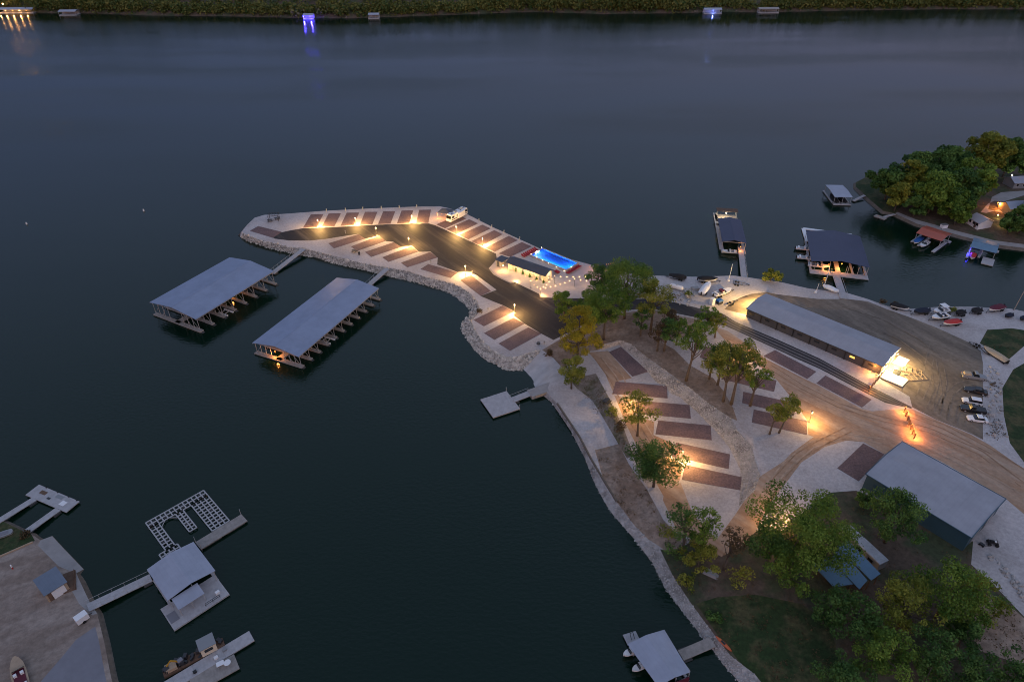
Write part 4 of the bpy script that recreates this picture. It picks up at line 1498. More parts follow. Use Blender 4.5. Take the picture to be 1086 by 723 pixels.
# yard shed at the other bank
A, B, C, D = [at(x, y, 3.4) for x, y in P_(44.8, 633.6, 69.7, 618, 62, 601.5, 37.6, 614.3)]
ctr = (A + B + C + D) / 4
dx = (B - A)
t = thing('garden_shed', 'small tan shed with slate grey roof and white roll door', 'shed', (ctr.x, ctr.y, 1.0), math.atan2(dx.y, dx.x))
lx, ly = dx.length, ((D - A).length + (C - B).length) / 2
m = MB()
z0, z1 = 2.4, 2.75
m.hexa([(-lx / 2, -ly / 2, z0), (lx / 2, -ly / 2, z0), (lx / 2, ly / 2, z1), (-lx / 2, ly / 2, z1)], [(-lx / 2, -ly / 2, z0 + .12), (lx / 2, -ly / 2, z0 + .12), (lx / 2, ly / 2, z1 + .12), (-lx / 2, ly / 2, z1 + .12)])
m.build('roof', 'shed_roof', t)
MB().box(0, .1, -.1, 2.38, lx - .4, ly - .6).build('wall', 'tan', t)
MB().box(.25, -ly / 2 + .36, 0, 2.0, 2.3, .08).build('roll_door', 'white', t)
MB().box(-lx / 2 + .9, -ly / 2 + .36, 0, 2.0, .8, .06).build('door', 'brown_wood', t)
t = thing('deck_platform', 'reddish plank deck beside the tan shed', 'deck', YP(74, 617), .5)
MB().box(0, 0, .0, .25, 2.2, 5.0).build('deck', 'brown_wood', t)
MB().box(.9, 0, .25, .5, .1, 5.0).build('railing', 'brown_wood', t)


# ================================================================ vehicles
def wheels(t, L, W, r, xs):
    for x in xs:
        for s in (-1, 1):
            w_ = MB().tube([(x * L, s * (W / 2 - .22), r), (x * L, s * (W / 2 - .01), r)], r, 14).build('wheel', 'tyre', t)
            MB().tube([(x * L, s * (W / 2 - .03), r), (x * L, s * (W / 2 + .005), r)], r * .6, 10).build('rim', 'steel', w_)


def car(p, rz, L, W, h, paint, label, kind='suv', group='vehicles parked along the lot edge'):
    t = thing('parked_car' if kind != 'pickup' else 'pickup_truck', label, 'car' if kind != 'pickup' else 'truck', p, rz, group)
    hw = W / 2

    def ring(x, z0, z1, k, kt):
        return [(x, -hw * k, z0), (x, -hw * k * 1.0, (z0 + z1) * .52), (x, -hw * kt, z1), (x, hw * kt, z1), (x, hw * k, (z0 + z1) * .52), (x, hw * k, z0)]
    bl = h * .56
    MB().loft([ring(-.5 * L, .42, bl * .9, .86, .78), ring(-.47 * L, .3, bl, .96, .88), ring(-.2 * L, .28, bl * 1.02, 1, .92), ring(.2 * L, .28, bl, 1, .92),
               ring(.42 * L, .3, bl * .86, .95, .85), ring(.5 * L, .4, bl * .68, .82, .72)]).build('body', paint, t)
    if kind == 'pickup':
        c0, c1, w0, w1 = -.08, .17, -.04, .1
    elif kind == 'sedan':
        c0, c1, w0, w1 = -.36, .2, -.22, .06
    else:
        c0, c1, w0, w1 = -.47, .2, -.42, .08
    g = MB()
    g.hexa([(c0 * L, -hw * .9, bl * .98), (c1 * L, -hw * .9, bl * .95), (c1 * L, hw * .9, bl * .95), (c0 * L, hw * .9, bl * .98)],
           [(w0 * L, -hw * .74, h * .95), (w1 * L, -hw * .74, h * .95), (w1 * L, hw * .74, h * .95), (w0 * L, hw * .74, h * .95)])
    g.build('window', 'glass', t)
    MB().box((w0 + w1) / 2 * L, 0, h * .94, h, (w1 - w0) * L * 1.02, W * .76, 0, .92).build('roof', paint, t)
    if kind == 'pickup':
        b = MB()
        b.box(-.3 * L, 0, bl * .98, bl + .02, .36 * L, W * .74)
        b.build('bed', 'black', t)
    wheels(t, L, W, .36 if h > 1.6 else .33, (-.31, .32))
    for s in (-1, 1):
        MB().box(.487 * L, s * hw * .6, bl * .55, bl * .72, .06, .3).build('headlight', 'white', t)
        MB().box(-.497 * L, s * hw * .65, bl * .7, bl * .88, .04, .22).build('taillight', 'red', t)
        MB().box(.12 * L, s * (hw + .06), bl * .98, bl * 1.1, .14, .16).build('mirror', paint, t)
    return t


def vdir(a, b, H=MP):
    A, B = H(*a), H(*b)
    d = B - A
    return (A + B) / 2, math.atan2(d.y, d.x), math.hypot(d.x, d.y)


c, a, L = vdir((1021, 399), (1044, 402.5))
tk = car(c, a, 5.9, 2.0, 1.85, 'paint_grey', 'silver pickup truck with a tan load in its bed, parked nearest the covered barge', 'pickup')
m = MB()
m.box(-.3 * 5.9, 0, 1.06, 1.5, 1.9, 1.4, 0, .8)
tag(m.build('bed_load', 'canvas_tan', None), 'tan bundle lying in the bed of the silver pickup', 'cargo')
o = bpy.data.objects['bed_load']
o.location = c
o.rotation_euler = (0, 0, a)
c, a, L = vdir((1044, 418), (1024, 413.5))
car(c, a, 5.2, 1.9, 1.5, 'paint_black', 'low black car parked between the silver pickup and the white hatchback', 'sedan')
c, a, L = vdir((1039, 429), (1021, 425.5))
car(c, a, 4.4, 1.85, 1.62, 'paint_white', 'white car with open hatch in the middle of the parked row', 'suv')
c, a, L = vdir((1044, 438), (1018, 433.5))
car(c, a, 5.7, 2.0, 1.85, 'paint_black', 'large black truck parked between the two white cars', 'pickup')
c, a, L = vdir((1044, 447), (1027, 444.5))
car(c, a, 4.5, 1.85, 1.5, 'paint_white', 'white sedan at the dirt road end of the parked row', 'sedan')
# motorhome on its pad
c, a, L = vdir((493.2, 226.8), (475.5, 236.0))
t = thing('motorhome', 'white motorhome with dark windows parked on the gravel point', 'motorhome', c, a)
L, W = 9.6, 2.45
b = MB()
b.hexa([(-L / 2, -W / 2, .45), (L / 2, -W / 2, .45), (L / 2, W / 2, .45), (-L / 2, W / 2, .45)], [(-L / 2, -W / 2, 2.8), (L / 2 - .7, -W / 2, 2.8), (L / 2 - .7, W / 2, 2.8), (-L / 2, W / 2, 2.8)])
b.build('body', 'paint_white', t)
MB().box(-.35, 0, 2.8, 2.95, L - .9, W - .1, 0, .96).build('roof', 'white', t)
for x in (-3, .5):
    MB().box(x, 0, 2.95, 3.25, 1.1, .8, 0, .85).build('air_conditioner', 'paint_grey', t)
w_ = MB()
w_.hexa([(L / 2 - .22, -1.1, 1.5), (L / 2 - .18, -1.1, 1.5), (L / 2 - .18, 1.1, 1.5), (L / 2 - .22, 1.1, 1.5)], [(L / 2 - .58, -1.1, 2.6), (L / 2 - .52, -1.1, 2.6), (L / 2 - .52, 1.1, 2.6), (L / 2 - .58, 1.1, 2.6)])
w_.build('windshield', 'glass', t)
for x, y, q in ((-1.6, .6, .5), (1.9, -.5, .6), (-2.2, -.6, .7), (3.0, .4, .5), (-4.0, 0, .6)):
    MB().box(x, y, 2.95, 3.06, q, q * .8).build('roof_hatch', 'dark_steel', t)
MB().box(.2, -W / 2 + .15, 2.95, 3.1, 4.4, .18).build('awning_roll', 'grey_fabric', t)
for s in (-1, 1):
    for x in (-4, -1.6, .6, 3.2):
        MB().box(x, s * (W / 2 + .01), 1.6, 2.4, 1.3, .04).build('window', 'glass', t)
    MB().box(-.2, s * (W / 2 + .012), .9, 1.2, L - 1, .03).build('stripe', 'dark_steel', t)
MB().box(-1, W / 2 + .35, .8, 2.9, 3.6, .7).build('slide_out', 'paint_white', t)
wheels(t, L, W, .48, (-.28, -.2, .33))
# dark canopy tent with bulbs
q = [at(x, y, PZ + 2.2) for x, y in P_(463.5, 225.5, 477, 227, 481.8, 222, 469, 220.6)]
c = sum(q, Vector()) / 4
d = q[1] - q[0]
t = thing('canopy_tent', 'grey pop-up canopy beside the motorhome hung with amber bulbs', 'canopy', (c.x, c.y, PZ), math.atan2(d.y, d.x))
l = [local(t, p) for p in q]
m = MB()
m.add([(p.x, p.y, 2.2) for p in l] + [(0, 0, 3.1)], [(0, 1, 4), (1, 2, 4), (2, 3, 4), (3, 0, 4), (3, 2, 1, 0)])
m.build('roof', 'grey_fabric', t)
for p in l:
    MB().bar((p.x * .97, p.y * .97, -.05), (p.x * .97, p.y * .97, 2.2), .06).build('leg', 'steel', t)
tops = [wpt(t, p.x * 1.03, p.y * 1.03, PZ + 2.1) for p in l]
string_light([tops[3], tops[0], tops[1], tops[2]], 'amber string of bulbs hanging round the grey canopy by the motorhome', .1, 'bulb_amber', 1.6)
point_light('canopy_glow', wpt(t, l[0].x * .8, l[0].y * 1.2, PZ + 1.6), 55, AMBER, .2)
point_light('canopy_glow', wpt(t, l[1].x * .8, l[1].y * 1.2, PZ + 1.6), 40, AMBER, .2)

# ---- furniture on the point
def picnic(p, rz, label, group=None):
    t = thing('picnic_table', label, 'picnic table', p, rz, group)
    MB().box(0, 0, .7, .77, 1.9, .8).build('tabletop', 'dark_steel', t)
    for s in (-1, 1):
        MB().box(0, s * .75, .41, .46, 1.9, .3).build('bench', 'dark_steel', t)
        m = MB()
        m.bar((s * .7, -.75, .42), (s * .7, .75, .42), .07)
        m.bar((s * .7, -.55, 0), (s * .7, -.2, .7), .07)
        m.bar((s * .7, .55, 0), (s * .7, .2, .7), .07)
        m.build('leg_frame', 'dark_steel', t)
    return t


def bare_pergola(p, rz, L, W, label):
    t = thing('pergola_frame', label, 'pergola', p, rz)
    for sx in (-1, 1):
        for sy in (-1, 1):
            MB().box(sx * L / 2, sy * W / 2, 0, 2.3, .16, .16).build('post', 'dark_steel', t)
    m = MB()
    for sy in (-1, 1):
        m.bar((-L / 2 - .3, sy * W / 2, 2.36), (L / 2 + .3, sy * W / 2, 2.36), .12)
    for k in range(7):
        x = -L / 2 + L * k / 6
        m.bar((x, -W / 2 - .3, 2.48), (x, W / 2 + .3, 2.48), .1)
    m.build('rafters', 'dark_steel', t)
    return t


bare_pergola(MP(291, 233.5), .15, 3.6, 2.8, 'dark open pergola frame on the gravel near the tip of the point')
picnic(MP(286.5, 234.8), .3, 'dark picnic table just beside the pergola toward the tip of the point')
picnic(MP(294, 232.6), .6, 'dark picnic table under the far side of the pergola frame')
picnic(MP(376, 267.5), -.6, 'dark picnic table below the slanted pads above the gangways')
t = thing('barbecue_grill', 'small dark grill next to the picnic table below the slanted pads', 'grill', MP(381, 270.2), .4)
MB().box(0, 0, .0, .8, .5, .45).build('cart', 'dark_steel', t)
MB().box(0, 0, .82, 1.15, .8, .5, 0, .8).build('lid', 'black', t)
t = thing('fire_ring', 'round steel fire ring lying on the sand beach side gravel', 'fire pit', MP(571, 364.5), 0)
MB().tube([(0, 0, 0), (0, 0, .35)], .55, 14).build('ring', 'dark_steel', t)
picnic(MP(643.5, 426.5), .9, 'dark picnic table on the white flat beside the scrub')

# ---- boat yard beside the water
BG = 'boats stored on the shore'


def yardboat(a, b, W, label, tlabel, H=MP, tr=True, **k):
    c, an, L = vdir(a, b, H)
    o = boat(c, an, L, W, label, z=.45 if tr else .1, group=k.pop('group', BG), **k)
    if tr:
        trailer(c, an, L, W, tlabel)
    return o


yardboat((726.5, 297.5), (709, 294.5), 2.3, 'low black covered boat beside the yellowing tree and the white tank', 'dark trailer under the low black covered boat', hull='black', topm='canvas_black')
yardboat((740, 298.5), (760.5, 299), 2.5, 'black covered boat with pale hull near the pier gangway', 'dark trailer under the pale hulled black covered boat', hull='white', topm='canvas_black')
yardboat((743.5, 314), (752, 303), 2.5, 'white shrink-wrapped boat parked steeply between the tank and the runabout', 'dark trailer under the white shrink-wrapped boat', topm='white')
o = yardboat((756.5, 316), (775, 309.5), 2.5, 'open white runabout with a dark red seat cover', 'dark trailer under the open white runabout', top='open', topm='paint_grey')
MB().box(-.6, 0, 1.2, 1.6, 1.1, 1.5).build('seat_cover', 'maroon', o)
c, a, L = vdir((775, 300.5), (794, 303.5))
trailer(c, a, L * .8, 2.6, 'empty dark trailer at the foot of the lit pier gangway', 'empty trailers')
c, a, L = vdir((770.5, 325), (782, 319.5))
trailer(c, a, L * .75, 1.5, 'narrow empty trailer beside the bright curved edge of the lot', 'empty trailers')
# white tank
c, a, L = vdir((710.5, 305), (724, 309.2))
t = thing('storage_tank', 'white horizontal gas tank lying on short legs beside the boats', 'tank', c, a)
MB().tube([(-L / 2, 0, 1.0), (-L / 2 + .3, 0, 1.0), (L / 2 - .3, 0, 1.0), (L / 2, 0, 1.0)], [.45, .72, .72, .45], 14).build('tank', 'white', t, smooth=True)
for s in (-1, 1):
    MB().box(s * L * .3, 0, 0, .5, .25, 1.0).build('leg', 'concrete', t)
MB().tube([(0, 0, 1.65), (0, 0, 1.95)], .2, 8).build('valve_cap', 'steel', t)
c = MP(755, 323)
t = thing('portable_toilet', 'white portable cabin with a dark red door on the gravel', 'portable toilet', c, .5)
MB().box(0, 0, 0, 2.1, 1.2, 1.2).build('cabin', 'white', t)
MB().box(.62, 0, .1, 1.9, .05, .8).build('door', 'maroon', t)
MB().box(0, 0, 2.1, 2.3, 1.3, 1.3, 0, .8).build('roof', 'white', t)
c = MP(762.5, 321.5)
t = thing('covered_bin', 'bin under a bright blue tarp beside the white portable cabin', 'bin', c, .5)
MB().box(0, 0, 0, 1.1, 1.8, 1.5).build('bin', 'dark_steel', t)
MB().box(0, 0, 1.0, 1.35, 2.0, 1.7, 0, .8).build('tarp', 'blue', t)
c = MP(737, 307)
t = thing('tarp_pile', 'low heap under a faded grey tarp between the boats', 'heap', c, .2)
MB().box(0, 0, 0, .8, 3.0, 1.8, 0, .7).build('tarp', 'concrete', t)
c = MP(713, 315.5)
t = thing('rusty_stand', 'small rusty square stand lying near the black road', 'stand', c, .2)
m = MB()
for s in (-1, 1):
    m.bar((-.9, s * .8, .5), (.9, s * .8, .5), .12)
    m.bar((s * .9, -.8, .5), (s * .9, .8, .5), .12)
    for e in (-1, 1):
        m.bar((s * .9, e * .8, 0), (s * .9, e * .8, .5), .1)
m.build('frame', 'brown_wood', t)

# shore boats by the lot
yardboat((944, 326), (963, 330.5), 2.4, 'long black covered boat at the start of the shore row, beside the shrubs', 'trailer under the long black covered boat', hull='white', topm='canvas_black')
yardboat((984, 331.5), (968, 334), 2.4, 'navy covered boat with tall motor in the shore row', 'trailer under the navy covered boat', hull='black', topm='navy_fabric')
yardboat((1005, 337), (987, 340), 2.5, 'white boat with blue cockpit behind the bright red covered boat', 'trailer under the white boat with blue cockpit', hull='white', top='open', topm='navy_fabric')
yardboat((1005, 331), (989, 333.5), 2.4, 'white boat with a white canopy over its helm, closest to the water', 'trailer under the white canopied boat', hull='white', top='bimini', topm='paint_grey', stripe='white')
yardboat((1017, 343), (999, 346.5), 2.4, 'white boat under a bright red cover, out in front of the shore row', 'trailer under the bright red covered boat', hull='white', topm='red')
yardboat((1021.5, 333.5), (1012.5, 335.5), 2.2, 'small black covered boat right after the white canopied boat', 'trailer under the small black covered boat', hull='black', topm='canvas_black')
yardboat((1039, 331.5), (1029, 333), 2.3, 'black covered boat just before the dark red covered boat', 'trailer under the black covered boat by the dark red one', hull='black', topm='canvas_black')
yardboat((1063, 327.5), (1048, 331.5), 2.5, 'white boat under a dark red cover at the end of the shore row', 'trailer under the dark red covered boat', hull='white', topm='maroon')
yardboat((1072.5, 336), (1065, 337.5), 1.7, 'small navy covered watercraft beyond the dark red covered boat', '', tr=False, hull='black', topm='navy_fabric')
yardboat((1090, 338.5), (1081, 340.5), 1.9, 'dark watercraft cut by the picture edge at the shore', '', tr=False, hull='black', topm='navy_fabric')
yardboat((1067, 386), (1041, 372.5), 2.7, 'long dark boat under a tan cover at the edge of the lot', 'trailer under the tan covered boat', hull='black', topm='canvas_tan')
c, a, L = vdir((1040, 370), (1027.5, 364))
trailer(c, a, L * .8, 1.8, 'empty dark trailer ahead of the tan covered boat', 'empty trailers')
c = MP(1053, 408)
t = thing('log_pile', 'dark stump on the gravel strip behind the parked cars', 'stump', c, .4)
MB().tube([(-.8, 0, .3), (.8, .1, .35)], [.4, .3], 8).build('log', 'bark', t)
# white sailboat hull and mast posts by the big navy dock
c, a, L = vdir((874, 305.5), (889, 311.8))
boat(c, a, L, 2.2, 'upturned pale hull lying on the bank beside the navy dock gangway', hull='white', topm='white', z=.1, group=BG)
for (x, y, h, lab) in ((865, 310.2, 3.2, 'leaning pale post near the boat ramp'), (772.5, 297.5, 6.0, 'tall pale post standing at the water beside the lit pier'), (874, 303, 6, 'pale post between the ramp and the navy dock')):
    p = MP(x, y)
    t = thing('mooring_post', lab, 'post', p, 0, 'pale posts on the bank')
    MB().tube([(0, 0, -.5), (.4, .2, h)], .09, 7).build('post', 'white', t)
    MB().box(0, 0, -.1, .4, .7, .6).build('base', 'white', t)
t = thing('utility_pole', 'tall thin wooden pole at the shore near the picture edge', 'pole', MP(1075, 329), 0)
MB().tube([(0, 0, -.5), (1.2, .8, 9.5)], [.16, .1], 7).build('pole', 'wood', t)
MB().bar((.6, .8, 8.6), (1.8, .8, 8.6), .12).build('crossarm', 'wood', t)
# machine beside the shed
c = MP(1052, 577)
t = thing('quad_bike', 'black quad bike with a pale tank parked beside the metal shed', 'quad bike', c, -.25)
MB().box(0, 0, .55, .85, 1.9, .75, 0, .85).build('body', 'black', t)
MB().box(-.25, 0, .85, 1.05, .8, .4).build('seat', 'canvas_black', t)
MB().box(.35, 0, .85, 1.02, .4, .4).build('tank', 'white', t)
MB().bar((.55, -.45, 1.2), (.55, .45, 1.2), .06).build('handlebar', 'dark_steel', t)
for x in (-.65, .7):
    for s in (-1, 1):
        MB().tube([(x, s * .35, .33), (x, s * .62, .33)], .34, 12).build('wheel', 'tyre', t)
c = MP(1041, 578)
t = thing('lawn_mower', 'small black mower next to the quad bike', 'mower', c, 2.2)
MB().box(0, 0, .15, .45, .9, .6).build('deck', 'black', t)
m = MB()
for s in (-1, 1):
    m.bar((-.4, s * .25, .4), (-1.1, s * .25, 1.05), .05)
m.bar((-1.1, -.25, 1.05), (-1.1, .25, 1.05), .05)
m.build('handle', 'dark_steel', t)
for x in (-.35, .35):
    for s in (-1, 1):
        MB().tube([(x, s * .3, .14), (x, s * .38, .14)], .14, 10).build('wheel', 'tyre', t)
t = thing('paddle_kayak', 'orange kayak lying on the rocky shore beside the small dock gangway', 'kayak', MP(767, 683, .1), -.95)
rs = []
for x, k in ((-.5, .1), (-.3, .75), (0, 1), (.3, .75), (.5, .1)):
    rs.append([(x * 3.6, -.36 * k, .3), (x * 3.6, -.25 * k, .05), (x * 3.6, .25 * k, .05), (x * 3.6, .36 * k, .3), (x * 3.6, 0, .42)])
MB().loft(rs).build('hull', 'orange_pl', t)
MB().box(-.1, 0, .36, .44, .9, .4).build('cockpit', 'black', t)
c, a, L = vdir((746.5, 605), (762, 612.5))
t = thing('upturned_boat', 'small pale jon boat upturned under the scrub trees', 'boat', c, a)
MB().hexa([(-L / 2, -.8, 0), (L / 2, -.6, 0), (L / 2, .6, 0), (-L / 2, .8, 0)], [(-L / 2 + .2, -.6, .6), (L / 2 - .6, -.4, .55), (L / 2 - .6, .4, .55), (-L / 2 + .2, .6, .6)]).build('hull', 'paint_grey', t)
MB().bar((-L / 2, 0, .62), (L / 2 - .6, 0, .58), .08).build('keel', 'steel', t)


# ================================================================ other docks
def deck_thing(name, label, cat, quad, z, m='deck', boards=0, group=None):
    """floating deck from 4 photo corners"""
    ctr, rz, lx, ly = rectfit(*quad, z)
    t = thing(name, label, cat, (ctr.x, ctr.y, 0), rz, group)
    MB().box(0, 0, z - .2, z, lx, ly).build('deck', m, t)
    f = MB()
    n = max(2, int(lx / 4))
    for k in range(n):
        f.box(-lx / 2 + lx * (k + .5) / n, 0, -.3, z - .2, lx / n * .75, ly * .86)
    f.build('float', 'float', t)
    if boards:
        for k in range(boards):
            MB().box(-lx / 2 + lx * (k + .5) / boards, 0, z + .002, z + .02, lx / boards - .07, ly - .06).build('deck_panel', m, t)
    return t, lx, ly


def roof_dock(quad, eave, rise, roofm, label, fingers=(), ext=(0, 0, 0, 0), m='deck', posts=3, lift=True, group=None):
    """gabled dock; local x along the ridge. ext: extra deck (x0,x1,y0,y1)"""
    ctr, rz, L, W = rectfit(*quad, eave)
    t = thing('roofed_dock', label, 'boat dock', (ctr.x, ctr.y, 0), rz, group)
    r = gable(L, W, eave, rise, 0).build('roof', roofm, t)
    MB().bar((-L / 2 - .02, 0, eave + rise + .02), (L / 2 + .02, 0, eave + rise + .02), .3, .05).build('ridge_cap', roofm, r)
    for k in range(posts):
        for s in (-1, 1):
            x = -L / 2 + .3 + (L - .6) * k / (posts - 1)
            MB().bar((x, s * (W / 2 - .25), .4), (x, s * (W / 2 - .25), eave - .08), .13).build('post', 'steel', t)
    b = MB()
    for k in range(posts):
        x = -L / 2 + .3 + (L - .6) * k / (posts - 1)
        b.bar((x, -W / 2 + .2, eave - .12), (x, W / 2 - .2, eave - .12), .12)
    b.build('beam', 'steel', t)
    f = MB()
    for (x0, y0, x1, y1) in fingers:
        MB().box((x0 + x1) / 2 * L, (y0 + y1) / 2 * W, .2, .5, abs(x1 - x0) * L, abs(y1 - y0) * W).build('walkway', m, t)
        f.box((x0 + x1) / 2 * L, (y0 + y1) / 2 * W, -.3, .2, abs(x1 - x0) * L * .85, abs(y1 - y0) * W * .85)
    f.build('float', 'float', t)
    return t, L, W


def strip_ridge(t):
    for o in list(t.children):
        if o.name.startswith('roof'):
            for k in list(o.children):
                bpy.data.objects.remove(k)


# lit pier dock (navy roof, tall)
t, L, W = roof_dock((P_(788.8, 257.2, 788.3, 233, 764, 232.6, 763.5, 256.6)), 3.4, .9, 'navy_x', 'tall narrow dock with a navy roof and a lit platform on its outer end',
                    ((-.62, -.5, -.5, .5), (-.5, -.5, .6, -.4), (-.5, .38, 1.1, .55), (.5, -.5, .62, .5)), posts=4)
up = MB().box(L / 2 + 8.2, 0, 3.3, 3.42, 3.0, W * .95)
up.build('platform_roof', 'brown_wood', t)
for s in (-1, 1):
    MB().bar((L / 2 + 7, s * W * .42, .4), (L / 2 + 7, s * W * .42, 3.3), .12).build('post', 'steel', t)
    MB().bar((L / 2 + 9.4, s * W * .42, .4), (L / 2 + 9.4, s * W * .42, 3.3), .12).build('post', 'steel', t)
MB().box(L / 2 + 7.2, 0, .2, .5, 6.4, W).build('walkway', 'wood', t)
mm = MB()
mm.bar((L / 2 + 4.2, -W * .5, 1.4), (L / 2 + 4.2, W * .45, 1.4), .12)
for y_ in (-.5, -.2, .1, .45):
    mm.bar((L / 2 + 4.2, W * y_, .4), (L / 2 + 4.2, W * y_, 1.4), .08)
mm.build('railing', 'white', t)
dock_lamp(wpt(t, L / 2 + 6.3, .5, 2.9), 'bright white lamp on the outer platform of the tall navy dock', 170, (1, .8, .45), 'bulb_white')
dock_lamp(wpt(t, -L / 2 - 1.0, -2.2, 2.4), 'amber lamp at the shore end of the tall navy dock', 40, AMBER, 'bulb_amber')
gangway((785.5, 262), .5, (789.5, 298), 2.2, 1.9, 'long grey gangway from the lit pier dock to the boat yard')
c = wpt(t, -L / 2 - .9, 1.2, .5)
boat(wpt(t, -L / 2 - 2.0, 1.5, 0.1), t.rotation_euler.z + PI / 2, 5.0, 1.8, 'pale small boat tied across the end of the tall navy dock', hull='white', top='open', topm='paint_grey', group='boats on the water')

# big navy roof dock
t, L, W = roof_dock(P_(860, 276.7, 920, 283.8, 914.5, 249.8, 855.6, 246), 3.4, .1, 'navy_x', 'wide dock with a large navy roof and white L shaped pier',
                    ((-.5, -.62, .5, -.5), (-.04, -.5, .04, .5), (-.5, .44, .5, .56), (-.5, -.5, -.46, .5), (.46, -.5, .5, .5), (-.27, -.5, -.24, .45), (.24, -.5, .27, .45)), posts=4)
# ridge runs out from the shore: replace the flat gable by one across
strip_ridge(t)
for o in list(t.children):
    if o.name.startswith('roof'):
        g = MB()
        for s in (-1, 1):
            q = [(s * L / 2, -W / 2, 3.4), (s * L / 2, W / 2, 3.4), (0, W / 2, 4.7), (0, -W / 2, 4.7)]
            if s > 0:
                g.hexa([(a, b, c - .1) for a, b, c in q], q)
            else:
                q = list(reversed(q))
                g.hexa([(a, b, c - .1) for a, b, c in q], q)
        o.data = g.build('roof', 'navy_x').data
        for k in list(bpy.data.objects):
            if k.data == o.data and k != o:
                bpy.data.objects.remove(k)
wp = [local(t, at(x, y, .55)) for x, y in P_(852, 242, 903.5, 248.9, 856, 255.8)]
pm = MB()
pm.bar((*wp[0], .4), (*wp[1], .4), 1.3, .3)
pm.bar((*wp[0], .39), (*wp[2], .39), 1.3, .3)
pm.build('white_pier', 'white', t)
for x in (-.42, -.3, -.18, .12, .22, .32, .42):
    MB().bar((x * L, -W * .52, .5), (x * L, -W * .52, 3.3), .1).build('post', 'steel', t)
dock_lamp(wpt(t, -L * .18, -W * .46, 2.5), 'amber lamp under the wide navy eave nearer the lit pier', 130, AMBER, 'bulb_amber')
dock_lamp(wpt(t, L * .05, -W * .40, 2.6), 'amber lamp over the walkway entrance of the wide navy dock', 120, AMBER, 'bulb_amber')
for k, y in enumerate((-.18, .12)):
    bb = boat(wpt(t, -L / 2 - .2, y * W, 0.05), t.rotation_euler.z, 6.5, 2.2, ['pale boat poking out of the wide navy dock nearer the shore', 'pale boat poking out of the wide navy dock farther from the shore'][k], hull='white', top='open', topm='paint_grey', group='boats on the water')
boat(wpt(t, -L * .33, -W * .38, 0.05), t.rotation_euler.z, 6.8, 2.3, 'boat lit orange under the wide navy roof', hull='white', top='open', topm='paint_grey', group='boats on the water')
gangway((885.5, 288), .5, (895, 316.5), 1.5, 2.3, 'grey gangway from the wide navy dock to the lot')

# white roofed dock near the wooded point
t, L, W = roof_dock(P_(885, 208.8, 905.4, 209.3, 893, 196.4, 875.5, 196), 3.4, .35, 'white_x', 'lone white roofed dock near the tip of the wooded point',
                    ((-.5, -.56, .5, -.4), (-.5, -.5, -.42, .6), (.42, -.5, .5, .6), (-.08, -.5, .0, .5)), posts=3)
boat(wpt(t, L * .22, -W * .1, .05), t.rotation_euler.z + PI / 2, 7.5, 2.3, 'dark boat under the lone white roofed dock', hull='black', topm='canvas_black', group='boats on the water')
boat(wpt(t, -L * .26, -W * .12, .05), t.rotation_euler.z + PI / 2, 7.5, 2.3, 'black covered boat beside the other one under the lone white roof', hull='black', topm='canvas_black', group='boats on the water')
gangway((905, 213), .5, (917, 207), 1.2, 1.2, 'thin gangway from the lone white dock to the wooded point', rails=False)
# orange roofed dock
t, L, W = roof_dock(P_(972.5, 246.5, 998.5, 256.4, 1009.5, 247.5, 982, 239.4), 3.2, .8, 'orange_x', 'dock with a rust orange roof along the wooded shore',
                    ((-.5, .3, .6, .5), (-.52, -.75, -.44, .4), (-.2, -.9, -.1, .4), (.4, -1.0, .52, .4)), posts=3)
boat(wpt(t, -L * .33, -W * .5, .05), t.rotation_euler.z - PI / 2, 6.5, 2.2, 'pontoon with blue and white covers in the orange roofed dock', hull='white', topm='blue', group='boats on the water')
boat(wpt(t, -L * .02, -W * .62, .05), t.rotation_euler.z - PI / 2, 6.2, 2.2, 'plain white boat in the orange roofed dock', hull='white', top='open', topm='paint_grey', group='boats on the water')
t = thing('dock_bin', 'white dock box behind the orange roofed dock', 'box', WP(1000.5, 241.5), .2)
MB().box(0, 0, 0, 1.3, 2.2, 1.4).build('box', 'white', t)
MB().box(0, 0, 1.3, 1.42, 2.3, 1.5).build('lid', 'paint_grey', t)
# blue roofed dock
t, L, W = roof_dock(P_(1029, 262, 1056, 268, 1061, 258.5, 1033, 252), 3.0, .6, 'blue_x', 'dock with blue roof and blue lights along the wooded shore',
                    ((-.5, .3, .6, .5), (-.52, -.9, -.42, .4), (-.1, -.6, .0, .4), (.1, -1.1, .55, -.45)), posts=3)
bl = dock_lamp(wpt(t, -L * .45, -W * .55, 2.2), 'vivid blue lamp on the corner of the blue roofed dock', 60, (.05, .04, 1), 'bulb_blue')
boat(wpt(t, -L * .28, -W * .7, .05), t.rotation_euler.z - PI / 2, 5, 2, 'small white boat with a red seat by the blue lamp', hull='white', topm='red', group='boats on the water')
deck_thing('small_pier', 'small T shaped wooden pier at the wooded bank', 'pier', P_(926, 229, 938, 233, 941.5, 231, 929.5, 227.6), .6, 'wood')
gangway((937, 230), .6, (949, 227), 1.0, 1.0, 'short plank walk to the T shaped pier', rails=False)

